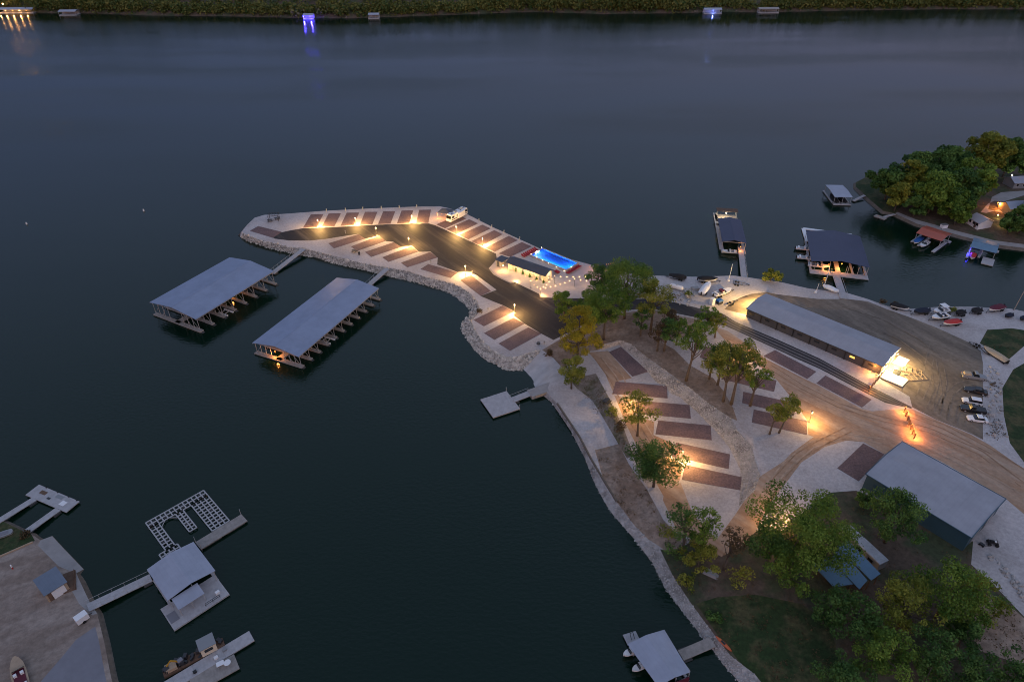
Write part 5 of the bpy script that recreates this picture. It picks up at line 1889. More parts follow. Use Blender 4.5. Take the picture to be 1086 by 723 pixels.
# lone docks at the other bank
t, lx, ly = deck_thing('floating_dock', 'wide floating dock with two walkways to the grassy bank', 'floating dock', P_(26.6, 524.6, 70.3, 542.8, 84.7, 531, 41, 513.8), .6, 'deck', 9)
for k, (x, y, mt, lx_, ly_) in enumerate(((-.25, .1, 'brown_wood', 1.8, .9), (.1, .25, 'paint_grey', 2, .8), (.28, -.05, 'white', 1.4, 1.2), (-.05, -.12, 'dark_steel', .9, .5))):
    MB().box(x * lx, y * ly, .62, .66, lx_, ly_).build('mat', mt, t)
for x in (-.3, -.02, .25, .45):
    MB().tube([(x * lx, ly / 2 - .1, -.3), (x * lx, ly / 2 - .1, 1.0)], .12, 7).build('mooring_post', 'black', t)
gangway((36.5, 528.5), .6, (-4, 553.5), 1.1, 1.6, 'walkway from the wide floating dock to the bank, at the picture edge', rails=False, group='walkways of the wide floating dock')
gangway((61.5, 539.5), .6, (27, 564), 1.1, 1.6, 'walkway from the wide floating dock to the bank, beside the concrete ramp', rails=False, group='walkways of the wide floating dock')
gangway((160, 612), .55, (93, 644), 1.2, 2.0, 'long walkway from the tan shed bank to the white roofed boathouse')

# boathouse with grid framed lift
ctr, rz, L, W = rectfit((177.9, 636.7), (227.8, 604.9), (205.6, 573.8), (155.6, 603.7), 3.4)
t, L, W = roof_dock(P_(177.9, 636.7, 227.8, 604.9, 205.6, 573.8, 155.6, 603.7), 3.4, .0, 'white_x', 'white roofed boathouse with a lower roofed porch on the still water',
                    ((-.5, -.5, -.44, .5), (.44, -.5, .5, .5), (-.5, .44, .5, .5)), posts=3)
strip_ridge(t)
for o in list(t.children):
    if o.name.startswith('roof'):
        g = MB()
        for s in (-1, 1):
            q = [(s * L / 2, -W / 2, 3.4), (s * L / 2, W / 2, 3.4), (0, W / 2, 4.1), (0, -W / 2, 4.1)]
            if s < 0:
                q = list(reversed(q))
            g.hexa([(a, b, c - .1) for a, b, c in q], q)
        tmp = g.build('roof', 'white_x')
        o.data = tmp.data
        bpy.data.objects.remove(tmp)
boathouse = t
dq = [local(t, at(x, y, .55)) for x, y in P_(172.5, 649.4, 184, 666.8, 239.9, 629.5, 227, 608)]
m = MB()
xs_ = [p.x for p in dq]
ys_ = [p.y for p in dq]
m.box((min(xs_) + max(xs_)) / 2, (dq[0].y + dq[1].y) / 2 / 2 + (dq[2].y + dq[3].y) / 4, .2, .55, max(xs_) - min(xs_), (max(ys_) - min(ys_)))
m.build('porch_deck', 'deck', t)
yb, yt = min(ys_), max(ys_)
xa, xb = min(xs_), max(xs_)
sub = MB()
q = [(xa + 2.2, yb + 1.4, 2.7), (xa + 7.2, yb + 1.4, 2.7), (xa + 7.2, -W / 2 + .1, 3.1), (xa + 2.2, -W / 2 + .1, 3.1)]
sub.hexa([(a, b, c - .1) for a, b, c in q], q)
sub.build('porch_roof', 'white_x', t)
for x in (xa + 2.4, xa + 4.7, xa + 7.0):
    MB().bar((x, yb + 1.6, .55), (x, yb + 1.6, 2.6), .12).build('post', 'steel', t)
m = MB()
for z in (.95, 1.4):
    m.bar((xb - 4.4, yb + .25, z), (xb - 1.6, yb + .25, z), .07)
for x in (xb - 4.4, xb - 3, xb - 1.6):
    m.bar((x, yb + .25, .5), (x, yb + .25, 1.4), .07)
m.build('railing', 'dark_steel', t)
MB().box(xb - 1.5, yb + 1.4, .55, 1.1, .8, .6).build('dock_box', 'white', t)
MB().box(xa + 1.0, (yb + yt) / 2 - .6, .552, .6, 1.6, 2.4).build('mat', 'slab', t)
# grid framed swim dock
gq = P_(154.4, 554, 215.8, 519.6, 242.3, 553.3)
ga, gb, gc = [at(x, y, .5) for x, y in gq]
dx = gb - ga
t = thing('lattice_dock', 'open pale lattice dock frame without decking beside the boathouse', 'dock frame', (ga.x, ga.y, 0), math.atan2(dx.y, dx.x))
gl = dx.length
gw = abs(local(t, gc).y)
m = MB()


def grid(x0, y0, x1, y1, s=1.0):
    nx, ny = max(1, round((x1 - x0) / s)), max(1, round((y1 - y0) / s))
    for k in range(nx + 1):
        x = x0 + (x1 - x0) * k / nx
        m.bar((x, y0, .44), (x, y1, .44), .26, .12)
    for k in range(ny + 1):
        y = y0 + (y1 - y0) * k / ny
        m.bar((x0, y, .45), (x1, y, .45), .26, .125)


grid(0, -2.2, gl, 0)
grid(0, -gw * .82, 1.9, -2.2)
grid(gl * .43, -gw * .72, gl * .43 + 1.6, -2.2)
grid(gl * .70, -gw * .98, gl, -2.2)
grid(-1.4, -gw * 1.22, 2.4, -gw * .82)
m.bar((1.9, -3.6, .45), (3.3, -2.2, .45), .12)
m.bar((gl * .43, -3.6, .45), (gl * .43 - 1.4, -2.2, .45), .12)
m.build('lattice', 'steel', t)
f = MB()
for x, y in ((.9, -.9), (gl * .3, -1), (gl * .6, -1), (gl - 1, -1), (.9, -gw * .6), (gl * .43 + .8, -gw * .5), (gl - 1.4, -gw * .5), (gl - 1.4, -gw * .85), (.6, -gw)):
    f.box(x, y, -.2, .34, 1.2, 1.2)
f.build('float', 'float', t)
t, lx, ly = deck_thing('floating_pier', 'brown plank pier running past the lattice dock frame', 'pier', P_(213, 581.8, 262.7, 552.2, 256, 545, 206.8, 574.6), .6, 'wood', 7)
for x, y in ((.49, .5), (-.49, .5), (-.49, -.5)):
    MB().tube([(x * lx, y * ly, -.5), (x * lx, y * ly, 2.2)], .06, 6).build('mooring_post', 'steel', t)

# work pier and barge at the frame bottom
t, lx, ly = deck_thing('floating_pier', 'long pale pier with the work barge tied along it', 'pier', P_(165, 738, 271, 682, 266, 671.6, 157, 728), .6, 'deck', 10)
for x, y, mt, s in ((.12, -.1, 'white', .7), (.22, .1, 'paint_grey', .6), (-.1, -.2, 'black', .6)):
    MB().box(x * lx, y * ly, .62, 1.0, s, s * .8).build('dock_box', mt, t)
t, lx, ly = deck_thing('floating_dock', 'low weathered plank dock beside the pale work pier', 'floating dock', P_(206, 734, 254.5, 709, 248.4, 694, 199, 719), .55, 'wood', 6)
t = thing('patio_table', 'white rectangular table on the weathered plank dock', 'table', at(234.5, 705.5, .57), .5)
MB().box(0, 0, .68, .76, 1.3, .9).build('tabletop', 'white', t)
for x in (-.5, .5):
    for y in (-.35, .35):
        MB().box(x, y, 0, .68, .08, .08).build('leg', 'steel', t)
t = thing('patio_table', 'pale round table on the weathered plank dock', 'table', at(242, 704.5, .57), .5)
MB().tube([(0, 0, .68), (0, 0, .75)], .6, 16).build('tabletop', 'white', t)
MB().tube([(0, 0, 0), (0, 0, .68)], .08, 7).build('leg', 'steel', t)
ctr, rz, lx, ly = rectfit((174, 717), (239, 684), (236, 677), (171, 708), .7)
t = thing('work_barge', 'rusty work barge loaded with gear along the pale pier', 'barge', (ctr.x, ctr.y, 0), rz)
MB().box(0, 0, -.3, .75, lx, ly, 0, 1.0).build('hull', 'brown_wood', t)
m = MB()
rng_ = random.Random(5)
for k in range(26):
    x, y = rng_.uniform(-.46, .46) * lx, rng_.uniform(-.36, .36) * ly
    if .16 < x / lx < .36:
        continue
    m.box(x, y, .75, .75 + rng_.uniform(.15, .9), rng_.uniform(.3, 1.2), rng_.uniform(.3, .9), rng_.uniform(0, 3))
m.build('deck_gear', 'dark_steel', t)
MB().box(.25 * lx, .1, .75, 2.7, 2.6, 2.3).build('cabin', 'cream', t)
MB().box(.25 * lx, .1, 2.7, 2.85, 2.9, 2.6).build('cabin_roof', 'paint_grey', t)
MB().box(.25 * lx, -1.08, 1.6, 2.3, 1.4, .05).build('window', 'glass', t)
MB().box(-.36 * lx, 0, .75, 1.5, 1.8, 1.4).build('crate', 'tan', t)
t2 = thing('mini_excavator', 'small yellow and blue digger standing on the work barge', 'excavator', wpt(t, -.2 * lx, 0, .75), rz + .3)
t2.scale = (.7, .7, .7)
MB().box(0, 0, .0, .5, 1.8, 1.4).build('tracks', 'black', t2)
MB().box(0, 0, .5, 1.6, 1.4, 1.2, 0, .85).build('cab', 'slab', t2)
m = MB()
m.bar((-.5, .3, 1.2), (-1.8, 1.0, 2.4), .3)
m.bar((-1.8, 1.0, 2.4), (-2.8, 1.3, 1.2), .22)
m.build('arm', 'yellow', t2)
MB().box(-2.8, 1.3, .8, 1.3, .5, .5).build('bucket', 'yellow', t2)
# small boathouse at the frame bottom
t, L, W = roof_dock(P_(706, 725, 733, 712.6, 704.6, 667.2, 665.5, 682.5), 3.3, .0, 'white_x', 'small white roofed boathouse with maroon siding near the rocky shore', ((-.5, -.5, .5, -.42), (-.5, .42, .5, .5), (.42, -.5, .5, .5)), posts=3)
q = [at(x, y, 3.3) for x, y in P_(665.5, 682.5, 704.6, 667.2, 731.9, 712.3, 698, 727.5)]
strip_ridge(t)
for o in list(t.children):
    if o.name.startswith('roof'):
        tmp = gable(1, 1, 3.3, .6, 0)
        l = [local(t, p) for p in q]
        mid1, mid2 = (l[0] + l[1]) / 2, (l[2] + l[3]) / 2
        g = MB()
        for qq in ([(*l[0], 3.3), (*mid1, 3.9), (*mid2, 3.9), (*l[3], 3.3)], [(*mid1, 3.9), (*l[1], 3.3), (*l[2], 3.3), (*mid2, 3.9)]):
            g.add([(a, b, c - .1) for a, b, c in qq] + qq, [(0, 1, 2, 3), (7, 6, 5, 4), (0, 4, 5, 1), (1, 5, 6, 2), (2, 6, 7, 3), (3, 7, 4, 0)])
        tmp = g.build('roof', 'white_x')
        o.data = tmp.data
        bpy.data.objects.remove(tmp)
wq = [local(t, at(x, y, 1.5)) for x, y in P_(702, 733, 730, 722)]
MB().bar((*wq[0], 1.7), (*wq[1], 1.7), .12, 2.4).build('siding', 'maroon', t)
for k, (x, y) in enumerate(P_(668.5, 693, 678, 709)):
    boat(at(x, y, .05), t.rotation_euler.z + PI, 3.2, 1.3, ['white bow poking out of the small boathouse, nearer its swim step', 'white bow poking out of the small boathouse, nearer its maroon siding'][k], hull='white', top='open', topm='paint_grey', group='boats on the water')
t, lx, ly = deck_thing('swim_step', 'small pale swim platform with a ladder at the corner of the small boathouse', 'swim platform', P_(666, 684.5, 678.5, 679, 674.5, 668, 661, 673), .5, 'deck')
m = MB()
for s in (-.3, .3):
    m.bar((.1 + s, -.3, .5), (.1 + s, .5, 1.3), .08)
m.bar((-.2, .5, 1.3), (.4, .5, 1.3), .08)
m.build('ladder', 'black', t)
gangway((722, 694.5), .5, (756, 680), 1.2, 2.0, 'weathered gangway from the small boathouse to the rocky shore', m='wood', rails=False)

# yard bits
c, a, L = vdir((84, 661), (93, 655), YP)
t = thing('cargo_trailer', 'small white box trailer on the yard near the walkway', 'trailer', c, a)
MB().box(0, 0, .45, 1.7, 2.1, 1.4).build('body', 'white', t)
MB().bar((1.0, 0, .5), (1.8, 0, .5), .12).build('tow_bar', 'dark_steel', t)
for s in (-1, 1):
    MB().tube([(0, s * .62, .32), (0, s * .8, .32)], .32, 12).build('wheel', 'tyre', t)
c, a, L = vdir((27, 735), (17.5, 699), YP)
boat(c, a, L, 2.4, 'old boat with a tan and maroon interior stranded on the yard', hull='tan', top='open', topm='maroon', z=.1)
t = thing('warning_post', 'short red and white post standing on the yard', 'post', YP(13.8, 603), 0)
MB().tube([(0, 0, 0), (0, 0, .6)], .12, 8).build('base', 'red', t)
MB().tube([(0, 0, .6), (0, 0, 1.2)], .14, 8).build('top', 'white', t)
c = YP(5, 567)
t = thing('paddle_boat', 'pale rounded paddle boat lying on the grassy bank', 'boat', c, .5)
rs = []
for x, k in ((-.5, .3), (-.42, .85), (0, 1), (.42, .85), (.5, .3)):
    rs.append([(x * 3.2, -.8 * k, .1), (x * 3.2, -.85 * k, .5), (x * 3.2, .85 * k, .5), (x * 3.2, .8 * k, .1)])
MB().loft(rs).build('hull', 'paint_grey', t)
MB().box(0, 0, .5, .56, 1.6, .8).build('seat', 'slab', t)
tb = MB()
A_, B_ = YP(-2, 591), YP(35, 574.8)
tb.bar(A_ + Vector((0, 0, .12)), B_ + Vector((0, 0, .12)), .25, .3)
tag(tb.build('timber_edging', 'tan'), 'pale timber edging between the grass and the dirt yard', 'edging')

# wooded point houses
def house(p, rz, L, W, h, roofm, wallm, label, rise=1.6, lit=False):
    t = thing('lake_house', label, 'house', p, rz)
    gable(L + .8, W + .8, h, rise, 0).build('roof', roofm, t)
    m = MB().box(0, 0, -.6, h - .12, L, W)
    for s in (-1, 1):
        m.add([(s * L / 2, -W / 2, h - .14), (s * L / 2, W / 2, h - .14), (s * L / 2, 0, h + rise - .3)], [(0, 1, 2)])
    m.build('wall', wallm, t)
    for x in (-.3, .05, .35):
        w_ = MB().box(x * L, -W / 2 - .03, 1.0, 2.1, 1.1, .06).build('window', 'white', t)
        MB().box(x * L, -W / 2 - .065, 1.06, 2.04, .96, .03).build('pane', 'lit_window' if lit else 'glass', w_)
    MB().box(.2 * L, -W / 2 - .03, 0, 2.05, .95, .06).build('door', 'brown_wood', t)
    return t


house(WP(1038, 239), .0 - PI / 2 + .25, 5, 6, 2.4, 'grey_x', 'white', 'small pale gabled cabin on the bank behind the blue roofed dock', 1.5)
house(WP(1075, 224), .1, 9, 6, 2.6, 'white_x', 'tan', 'lake house with a pale blue-grey roof beside the lit drive')
house(WP(1078, 197), .1, 8, 6, 2.6, 'white_x', 'paint_grey', 'pale roofed lake house at the back of the woods')
t = thing('picnic_shelter', 'tiny pale flat roofed hut beside the gabled cabin', 'hut', WP(1025, 236), .2)
MB().box(0, 0, 2.1, 2.22, 2.6, 2.0).build('roof', 'concrete', t)
MB().box(0, 0, 0, 2.1, 2.2, 1.6).build('wall', 'wood', t)
for (x, y, pw, col, bm, lab, h) in ((1056, 221, 210, AMBER, 'bulb_amber', 'amber yard lamp lighting the drive of the lake house', 2.2), (1070, 194, 60, (1, .9, .8), 'bulb_white', 'bright white yard lamp deep in the woods', 3.2),
                                    (1057, 231.5, 25, (1, .7, .2), 'bulb', 'yellow garden lamp above the cabin', 1.2), (1061, 239, 25, (1, .7, .2), 'bulb', 'yellow garden lamp beside the cabin steps', 1.2)):
    p = WP(x, y)
    t = thing('yard_lamp', lab, 'lamp post', p)
    MB().tube([(0, 0, -.1), (0, 0, h)], .06, 6).build('pole', 'dark_steel', t)
    MB().ball((0, 0, h + .15), .2, 8, 5).build('globe', bm, t)
    point_light('yard_light', (.3, -.4, h - .15), pw, col, .2, t)
# ================================================================ trees
TREES = [  # px,py base, h, r, material, label, opts
    (612, 386, 19.5, 5.9, 'leaf_yellow', 'bright yellow-green tree standing where the black road meets the tan lane', {'low': .1, 'dens': 1.4}),
    (606, 412, 9.5, 4.3, 'leaf_olive', 'olive brown tree just under the bright yellow one, by the concrete ramp', {}),
    (598, 339, 9.5, 4.2, 'leaf_green', 'small green tree over the black road beside the terrace', {}),
    (622, 343, 11, 4.4, 'leaf_green', 'dark green tree right behind the bright yellow one', {}),
    (640, 360, 17.5, 6.8, 'leaf_green', 'tall green tree with a bare pale trunk, between yellow tree and boat yard', {'low': .36}),
    (662, 338, 19.5, 8.2, 'leaf_green', 'tallest broad green tree in front of the open lake', {'low': .25}),
    (636, 322, 13.5, 6.4, 'leaf_dark', 'dark tree whose crown hides the amber bulbs near the pool', {'low': .3}),
    (690, 350, 17.0, 5.4, 'leaf_olive', 'tall yellowish tree beside the white gas tank', {'low': .35}),
    (679, 356, 9, 3.0, 'leaf_dark', 'slim dark understorey tree below the tall yellowish one', {'low': .3, 'dens': .8}),
    (710, 356, 8.0, 3.0, 'leaf_brown', 'small reddish thin tree beside the black road', {'dens': .6}),
    (727.5, 403.5, 16, 4.6, 'leaf_green', 'tall slender tree with a long bare trunk on the brown slope', {'low': .5, 'dens': .7, 'lean': (1.6, 0)}),
    (704, 372.5, 9.5, 3.6, 'leaf_dark', 'low spreading tree at the upper end of the brown slope', {'low': .35, 'dens': .8}),
    (717, 366, 8.0, 3.2, 'leaf_green', 'smaller tree between the brown slope and the black road', {'low': .35, 'dens': .7}),
    (767, 425.5, 15, 4.4, 'leaf_olive', 'slim olive tree at the foot of the brown slope, uphill one of the close pair', {'low': .45, 'dens': .75, 'lean': (-.5, 1.5)}),
    (775.5, 428.5, 16.5, 4.8, 'leaf_olive', 'taller olive tree glowing from the lamp behind it, lower one of the close pair', {'low': .45, 'dens': .75, 'lean': (1.2, 1.5)}),
    (761, 408, 12, 4.2, 'leaf_dark', 'dark bushy tree on the upper side of the olive pair', {'low': .4, 'dens': .8}),
    (795.5, 430.5, 12.5, 3.3, 'leaf_green', 'slim tree standing alone between two upper terrace pads', {'low': .35, 'dens': .75, 'lean': (1, .6)}),
    (752, 402, 10, 3.6, 'leaf_olive', 'olive tree halfway down the brown slope, its trunk hidden by scrub', {'low': .2, 'dens': .6}),
    (783, 404, 9.5, 3.0, 'leaf_green', 'small tree against the lamp glow at the head of the upper pads', {'low': .3, 'dens': .6}),
    (736, 374, 9.5, 3.2, 'leaf_olive', 'sparse tree on the gravel just uphill of the brown slope', {'low': .35, 'dens': .5}),
    (697, 372, 8.5, 3.4, 'leaf_brown', 'brownish sparse tree at the top of the rock band', {'low': .3, 'dens': .35}),
    (748, 352, 8.0, 3.2, 'leaf_green', 'bright green small tree hugging the black road', {'low': .25, 'dens': .8}),
    (758, 358, 7.5, 2.6, 'leaf_olive', 'small olive tree at the road next to the bright green one', {'low': .25, 'dens': .7}),
    (826, 459, 9.5, 4.0, 'leaf_olive', 'crooked thin tree with sparse leaves over the lowest upper terrace pad', {'low': .45, 'dens': .5, 'lean': (1.8, 1.2)}),
    (816, 460.5, 8.5, 2.4, 'leaf_olive', 'skinny tree leaning beside the crooked thin one', {'low': .5, 'dens': .5, 'lean': (1.2, 1.2)}),
    (676, 462, 12.5, 5.0, 'leaf_olive', 'thin yellowing tree lit gold from the lamp within', {'low': .35, 'dens': .5, 'lean': (-.8, .8)}),
    (693, 516, 12.5, 6.6, 'leaf_dark', 'broad dark tree at the terrace edge above the brown bank', {'low': .25, 'dens': .75}),
    (683, 505, 8.5, 3.8, 'leaf_green', 'lower shaggy tree on the lake side of the broad dark one', {'low': .2, 'dens': .7}),
    (724, 585, 13.5, 3.6, 'leaf_dark', 'pale wispy tree with open branches above the rocky shore', {'low': .3, 'dens': .45, 'lean': (-1, 1)}),
    (741, 590, 14, 4.0, 'leaf_green', 'upright green tree in the middle of the scrub near the shore', {'low': .3, 'dens': .6}),
    (740, 603, 7, 3.8, 'leaf_olive', 'rounded dark olive scrub tree at the foot of the upright green one', {'low': .1, 'dens': .7}),
    (767.5, 604, 11, 3.0, 'leaf_brown', 'nearly bare thin brown tree over the tan lane', {'low': .45, 'dens': .28, 'lean': (.6, .3)}),
    (842, 594, 19.0, 9.0, 'leaf_green', 'biggest round green tree with lamp light glowing inside its crown', {'low': .14, 'dens': 1.05}),
    (812, 598, 11, 4.8, 'leaf_dark', 'sprawling grey-green tree on the lake side of the biggest round tree', {'low': .2, 'dens': .75}),
    (832, 622, 10, 5.0, 'leaf_green', 'green tree below the biggest round one, beside the blue carports', {'low': .2, 'dens': .8}),
    (938, 575, 14, 5.8, 'leaf_dark', 'dark tree pressed against the long side of the metal shed', {'low': .2, 'dens': .95}),
    (915, 537, 5, 2.4, 'leaf_dark', 'low dark bush between the biggest tree and the shed corner', {'low': .05, 'dens': .8}),
    (992, 655, 14, 6.4, 'leaf_green', 'broad tree with yellow tips closest to the shed corner', {'low': .2, 'dens': .9}),
    (1028, 655, 11, 4.2, 'leaf_olive', 'yellow-tinged tree between the shed and the reddish bare ground', {'low': .2, 'dens': .85}),
    (950, 668, 13, 5.4, 'leaf_olive', 'bushy tree right below the blue carports', {'low': .2, 'dens': .9}),
    (900, 672, 10, 4.8, 'leaf_dark', 'dark tree at the lower end of the blue carports', {'low': .2, 'dens': .85}),
    (872, 660, 8, 3.8, 'leaf_dark', 'small grey-green tree at the edge of the dark lawn', {'low': .2, 'dens': .7}),
    (922, 712, 11.5, 5.0, 'leaf_green', 'wide dark tree beyond the dark lawn at the lower edge', {'low': .2, 'dens': .9}),
    (978, 722, 11.5, 5.0, 'leaf_dark', 'dark tree at the lower edge next to the small gravel clearing', {'low': .2, 'dens': .85}),
    (1012, 692, 9, 3.8, 'leaf_dark', 'dark round tree between the yellow tipped tree and the gravel clearing', {'low': .2, 'dens': .85}),
    (1074, 735, 9.5, 4.6, 'leaf_dark', 'shadowy tree cut by the lower corner of the picture', {'low': .2, 'dens': .8}),
    (888, 738, 8.5, 4.6, 'leaf_dark', 'shadowy tree at the lower edge beyond the dark lawn', {'low': .2, 'dens': .8}),
    (1032, 742, 9.5, 4.8, 'leaf_dark', 'shadowy tree at the lower edge below the reddish bare ground', {'low': .2, 'dens': .8}),
    (817, 298, 4.4, 3.0, 'leaf_olive', 'solitary rounded yellowish bush on the shore between the two navy docks', {'low': .05, 'dens': 1.3, 'leaf': .4}),
]
for i, (x, y, h, r, m, lab, o) in enumerate(TREES):
    tree(MP(x, y), h * (1.13 if 690 < x < 800 and y < 440 else 1.0), r, lab, m, 100 + i, **o)
SHRUBS = [(934, 322, 2.0, 1.5, 'leaf_brown', 'pale tawny shrub on the shore before the long black boat'), (948, 323.5, 1.6, 1.2, 'leaf_brown', 'smaller tawny shrub behind the long black boat'),
          (1009, 330.5, 1.6, 1.8, 'leaf_olive', 'olive shrub behind the small black covered boat'), (648, 441, 2.6, 2.0, 'leaf_olive', 'scraggly scrub at the edge of the white flat, downhill of the dirt lane'),
          (658, 456, 2.6, 2.2, 'leaf_brown', 'brownish scrub on the slope under the thin yellowing tree'), (706, 569, 3.2, 2.6, 'leaf_olive', 'yellowish scrub clump just above the rock strip'),
          (717, 590, 3.0, 2.6, 'leaf_dark', 'dark scrub clump by the rock strip, below the yellowish one'), (727, 622, 2.6, 2.6, 'leaf_olive', 'low olive scrub between the upturned boat and the rocks'),
          (782, 618, 3.6, 3.0, 'leaf_olive', 'mid height scrub on the brown ground between upturned boat and big tree'), (755, 655, 2.0, 2.0, 'leaf_dark', 'thin dark scrub on the shore edge of the dark lawn'),
          (508.5, 331, 1.2, 1.2, 'leaf_brown', 'dry brown tuft on the riprap at the narrow cove corner'), (730, 313, 1.6, 1.6, 'leaf_olive', 'olive weeds growing among the rubble by the gas tank'),
          (582, 376, 1.4, 1.8, 'leaf_brown', 'dry scrub at the upper edge of the sand beach'), (1062, 640, 1.6, 1.8, 'leaf_dark', 'dark weeds among the rocks beside the reddish ground'),
          (28, 569, 1.2, 1.5, 'leaf_brown', 'rusty weeds on the grassy bank near the walkway')]
for i, (x, y, h, r, m, lab) in enumerate(SHRUBS):
    H_ = MP if x > 200 else YP
    rng = random.Random(900 + i)
    t = thing('wild_shrub', lab, 'shrub', H_(x, y))
    MB().tube([(0, 0, -.1), (.1, 0, h * .5)], [.06, .03], 5).build('stem', 'bark', t)
    lobes = [(rng.uniform(-.6, .6) * r, rng.uniform(-.6, .6) * r, h * rng.uniform(.3, .7), r * rng.uniform(.3, .5)) for k in range(8)]
    leaves(t, lobes, int(150 * r), .34, m, 950 + i)

WT = [  # wooded point: crown trees
    (938, 212, 14, 7.5, 'leaf_dark', 'dark spreading tree nearest the grassy tip of the wooded point', {'low': .2}),
    (948, 224, 12, 5.0, 'leaf_olive', 'yellowing tree with pale limbs at the front of the woods', {'low': .2, 'dens': .8}),
    (958, 212, 17, 5.6, 'leaf_olive', 'yellow-green tree standing out among the dark woods', {'low': .2, 'dens': .6}),
    (965, 205, 17, 9, 'leaf_dark', 'tall dark crown just behind the yellow-green tree', {}), (985, 200, 17, 9, 'leaf_dark', 'dark crown at the back of the woods against the lake', {}),
    (984, 226, 16, 9, 'leaf_green', 'green crown above the orange roofed dock', {}), (1008, 222, 16, 9, 'leaf_dark', 'deep green crown in the middle of the woods', {}),
    (1020, 212, 17, 8.5, 'leaf_green', 'lighter green crown beside the lit drive', {}), (1012, 238, 11, 6, 'leaf_green', 'lower green tree between orange and blue roofed docks', {}),
    (968, 229, 9, 5, 'leaf_dark', 'low dark tree at the water behind the T shaped pier', {}),
    (1040, 190, 20, 8.5, 'leaf_olive', 'tallest olive topped tree of the wooded point', {'low': .3}), (1063, 188, 17, 7.5, 'leaf_dark', 'dark tree beside the tallest olive topped one', {}),
    (1084, 190, 15, 7, 'leaf_dark', 'dark tree at the picture edge near the pale roofed house', {}), (1080, 248, 10, 6, 'leaf_dark', 'dark tree on the bank at the picture edge', {}),
    (1068, 248, 7, 4, 'leaf_dark', 'small dark tree beside the cabin lamps', {}), (1092, 232, 11, 6, 'leaf_dark', 'dark tree overhanging the pale lake house roof', {}),
    (1000, 192, 15, 8, 'leaf_dark', 'dark crown half hidden at the far shore of the wooded point', {}),
]
for i, (x, y, h, r, m, lab, o) in enumerate(WT):
    o = dict(o)
    o.setdefault('low', .15)
    tree(WP(x, y), h, r, lab, m, 300 + i, leaf=.85, **{'dens': o.pop('dens', .62), **o})

# weeds and leaf litter tufts on the bare ground
rng = np.random.default_rng(31)
lobes = []
for poly, cnt in ((regions[0][1], 260), (regions[1][1], 60), (regions[2][1], 420), (regions[3][1], 60), (P_(606, 405, 632, 396, 662, 455, 672, 483, 642, 447, 612, 412), 140), (regions[5][1], 15), (regions[6][1], 30), (regions[4][1], 40),
                  (P_(1043, 388, 1060, 392, 1062, 440, 1070, 468, 1044, 464), 60), (P_(700, 303, 740, 306, 735, 326, 700, 316), 50)):
    xs = [p[0] for p in poly]
    ys = [p[1] for p in poly]
    k = 0
    while k < cnt:
        x, y = rng.uniform(min(xs), min(max(xs), 1130)), rng.uniform(min(ys), min(max(ys), 760))
        if not inpoly(x, y, poly):
            if rng.random() < .003:
                break
            continue
        k += 1
        p = MP(x, y)
        lobes.append((p.x, p.y, p.z + .1, rng.uniform(.3, 1.0)))
tag(leaves(None, lobes, 7000, .26, 'leaf_brown', 32, 'ground_weeds', .5), 'brown weeds and leaf litter scattered over the bare ground', 'weeds', kind='stuff')


# tyre tracks worn into the lot and the dirt roads
def track(pts, material, w=.32, gauge=1.7):
    m = MB()
    path = []
    for (p, q) in zip(pts[:-1], pts[1:]):
        n_ = max(1, int(math.hypot(q[0] - p[0], q[1] - p[1]) / 5))
        path += [(p[0] + (q[0] - p[0]) * k / n_, p[1] + (q[1] - p[1]) * k / n_) for k in range(n_)]
    path.append(pts[-1])
    W_ = [MP(*p) for p in path]
    for g in (-gauge / 2, gauge / 2):
        v = []
        for k, p in enumerate(W_):
            t_ = W_[min(k + 1, len(W_) - 1)] - W_[max(k - 1, 0)]
            nn = Vector((-t_.y, t_.x, 0)).normalized()
            for e in (-w / 2, w / 2):
                r_ = p + nn * (g + e)
                v.append((r_.x, r_.y, p.z + .03))
        m.add(v, [(2 * k, 2 * k + 1, 2 * k + 3, 2 * k + 2) for k in range(len(W_) - 1)])
    tag(m.build('tyre_track', material), kind='structure')


mat('track_light', (0.19, 0.15, 0.115), 0.95, var=.5, vscale=.5)
mat('track_dirt', (0.295, 0.185, 0.118), 0.95, var=.4, vscale=.5)
mat('track_pale', (0.385, 0.275, 0.20), 0.95, var=.4, vscale=.5)
for pts in (P_(985, 436, 995, 415, 992, 395, 975, 378, 950, 360, 920, 348), P_(1000, 440, 1006, 418, 1018, 408, 1030, 405), P_(992, 438, 1000, 405, 996, 380, 972, 360, 935, 340, 890, 325),
            P_(1008, 446, 1010, 430, 1022, 424, 1034, 423), P_(975, 422, 982, 405, 985, 385, 990, 365), P_(1018, 450, 1020, 440, 1030, 436)):
    track(pts, 'track_light')
for pts, mt in ((P_(815, 388, 850, 410, 890, 430, 935, 444, 985, 456, 1040, 480, 1086, 515), 'track_dirt'), (P_(835, 412, 870, 430, 910, 446, 960, 462, 1020, 490, 1080, 525), 'track_pale'),
                (P_(960, 438, 1000, 452, 1050, 478, 1086, 500), 'track_dirt'), (P_(900, 455, 870, 470, 848, 483, 825, 508, 808, 538), 'track_dirt'), (P_(940, 468, 890, 462, 860, 472, 835, 492, 812, 520), 'track_pale'),
                (P_(634, 380, 650, 402, 662, 425, 672, 448, 690, 475, 706, 500), 'track_dirt'), (P_(640, 377, 658, 400, 664, 418, 680, 448, 698, 478), 'track_pale')):
    track(pts, mt)

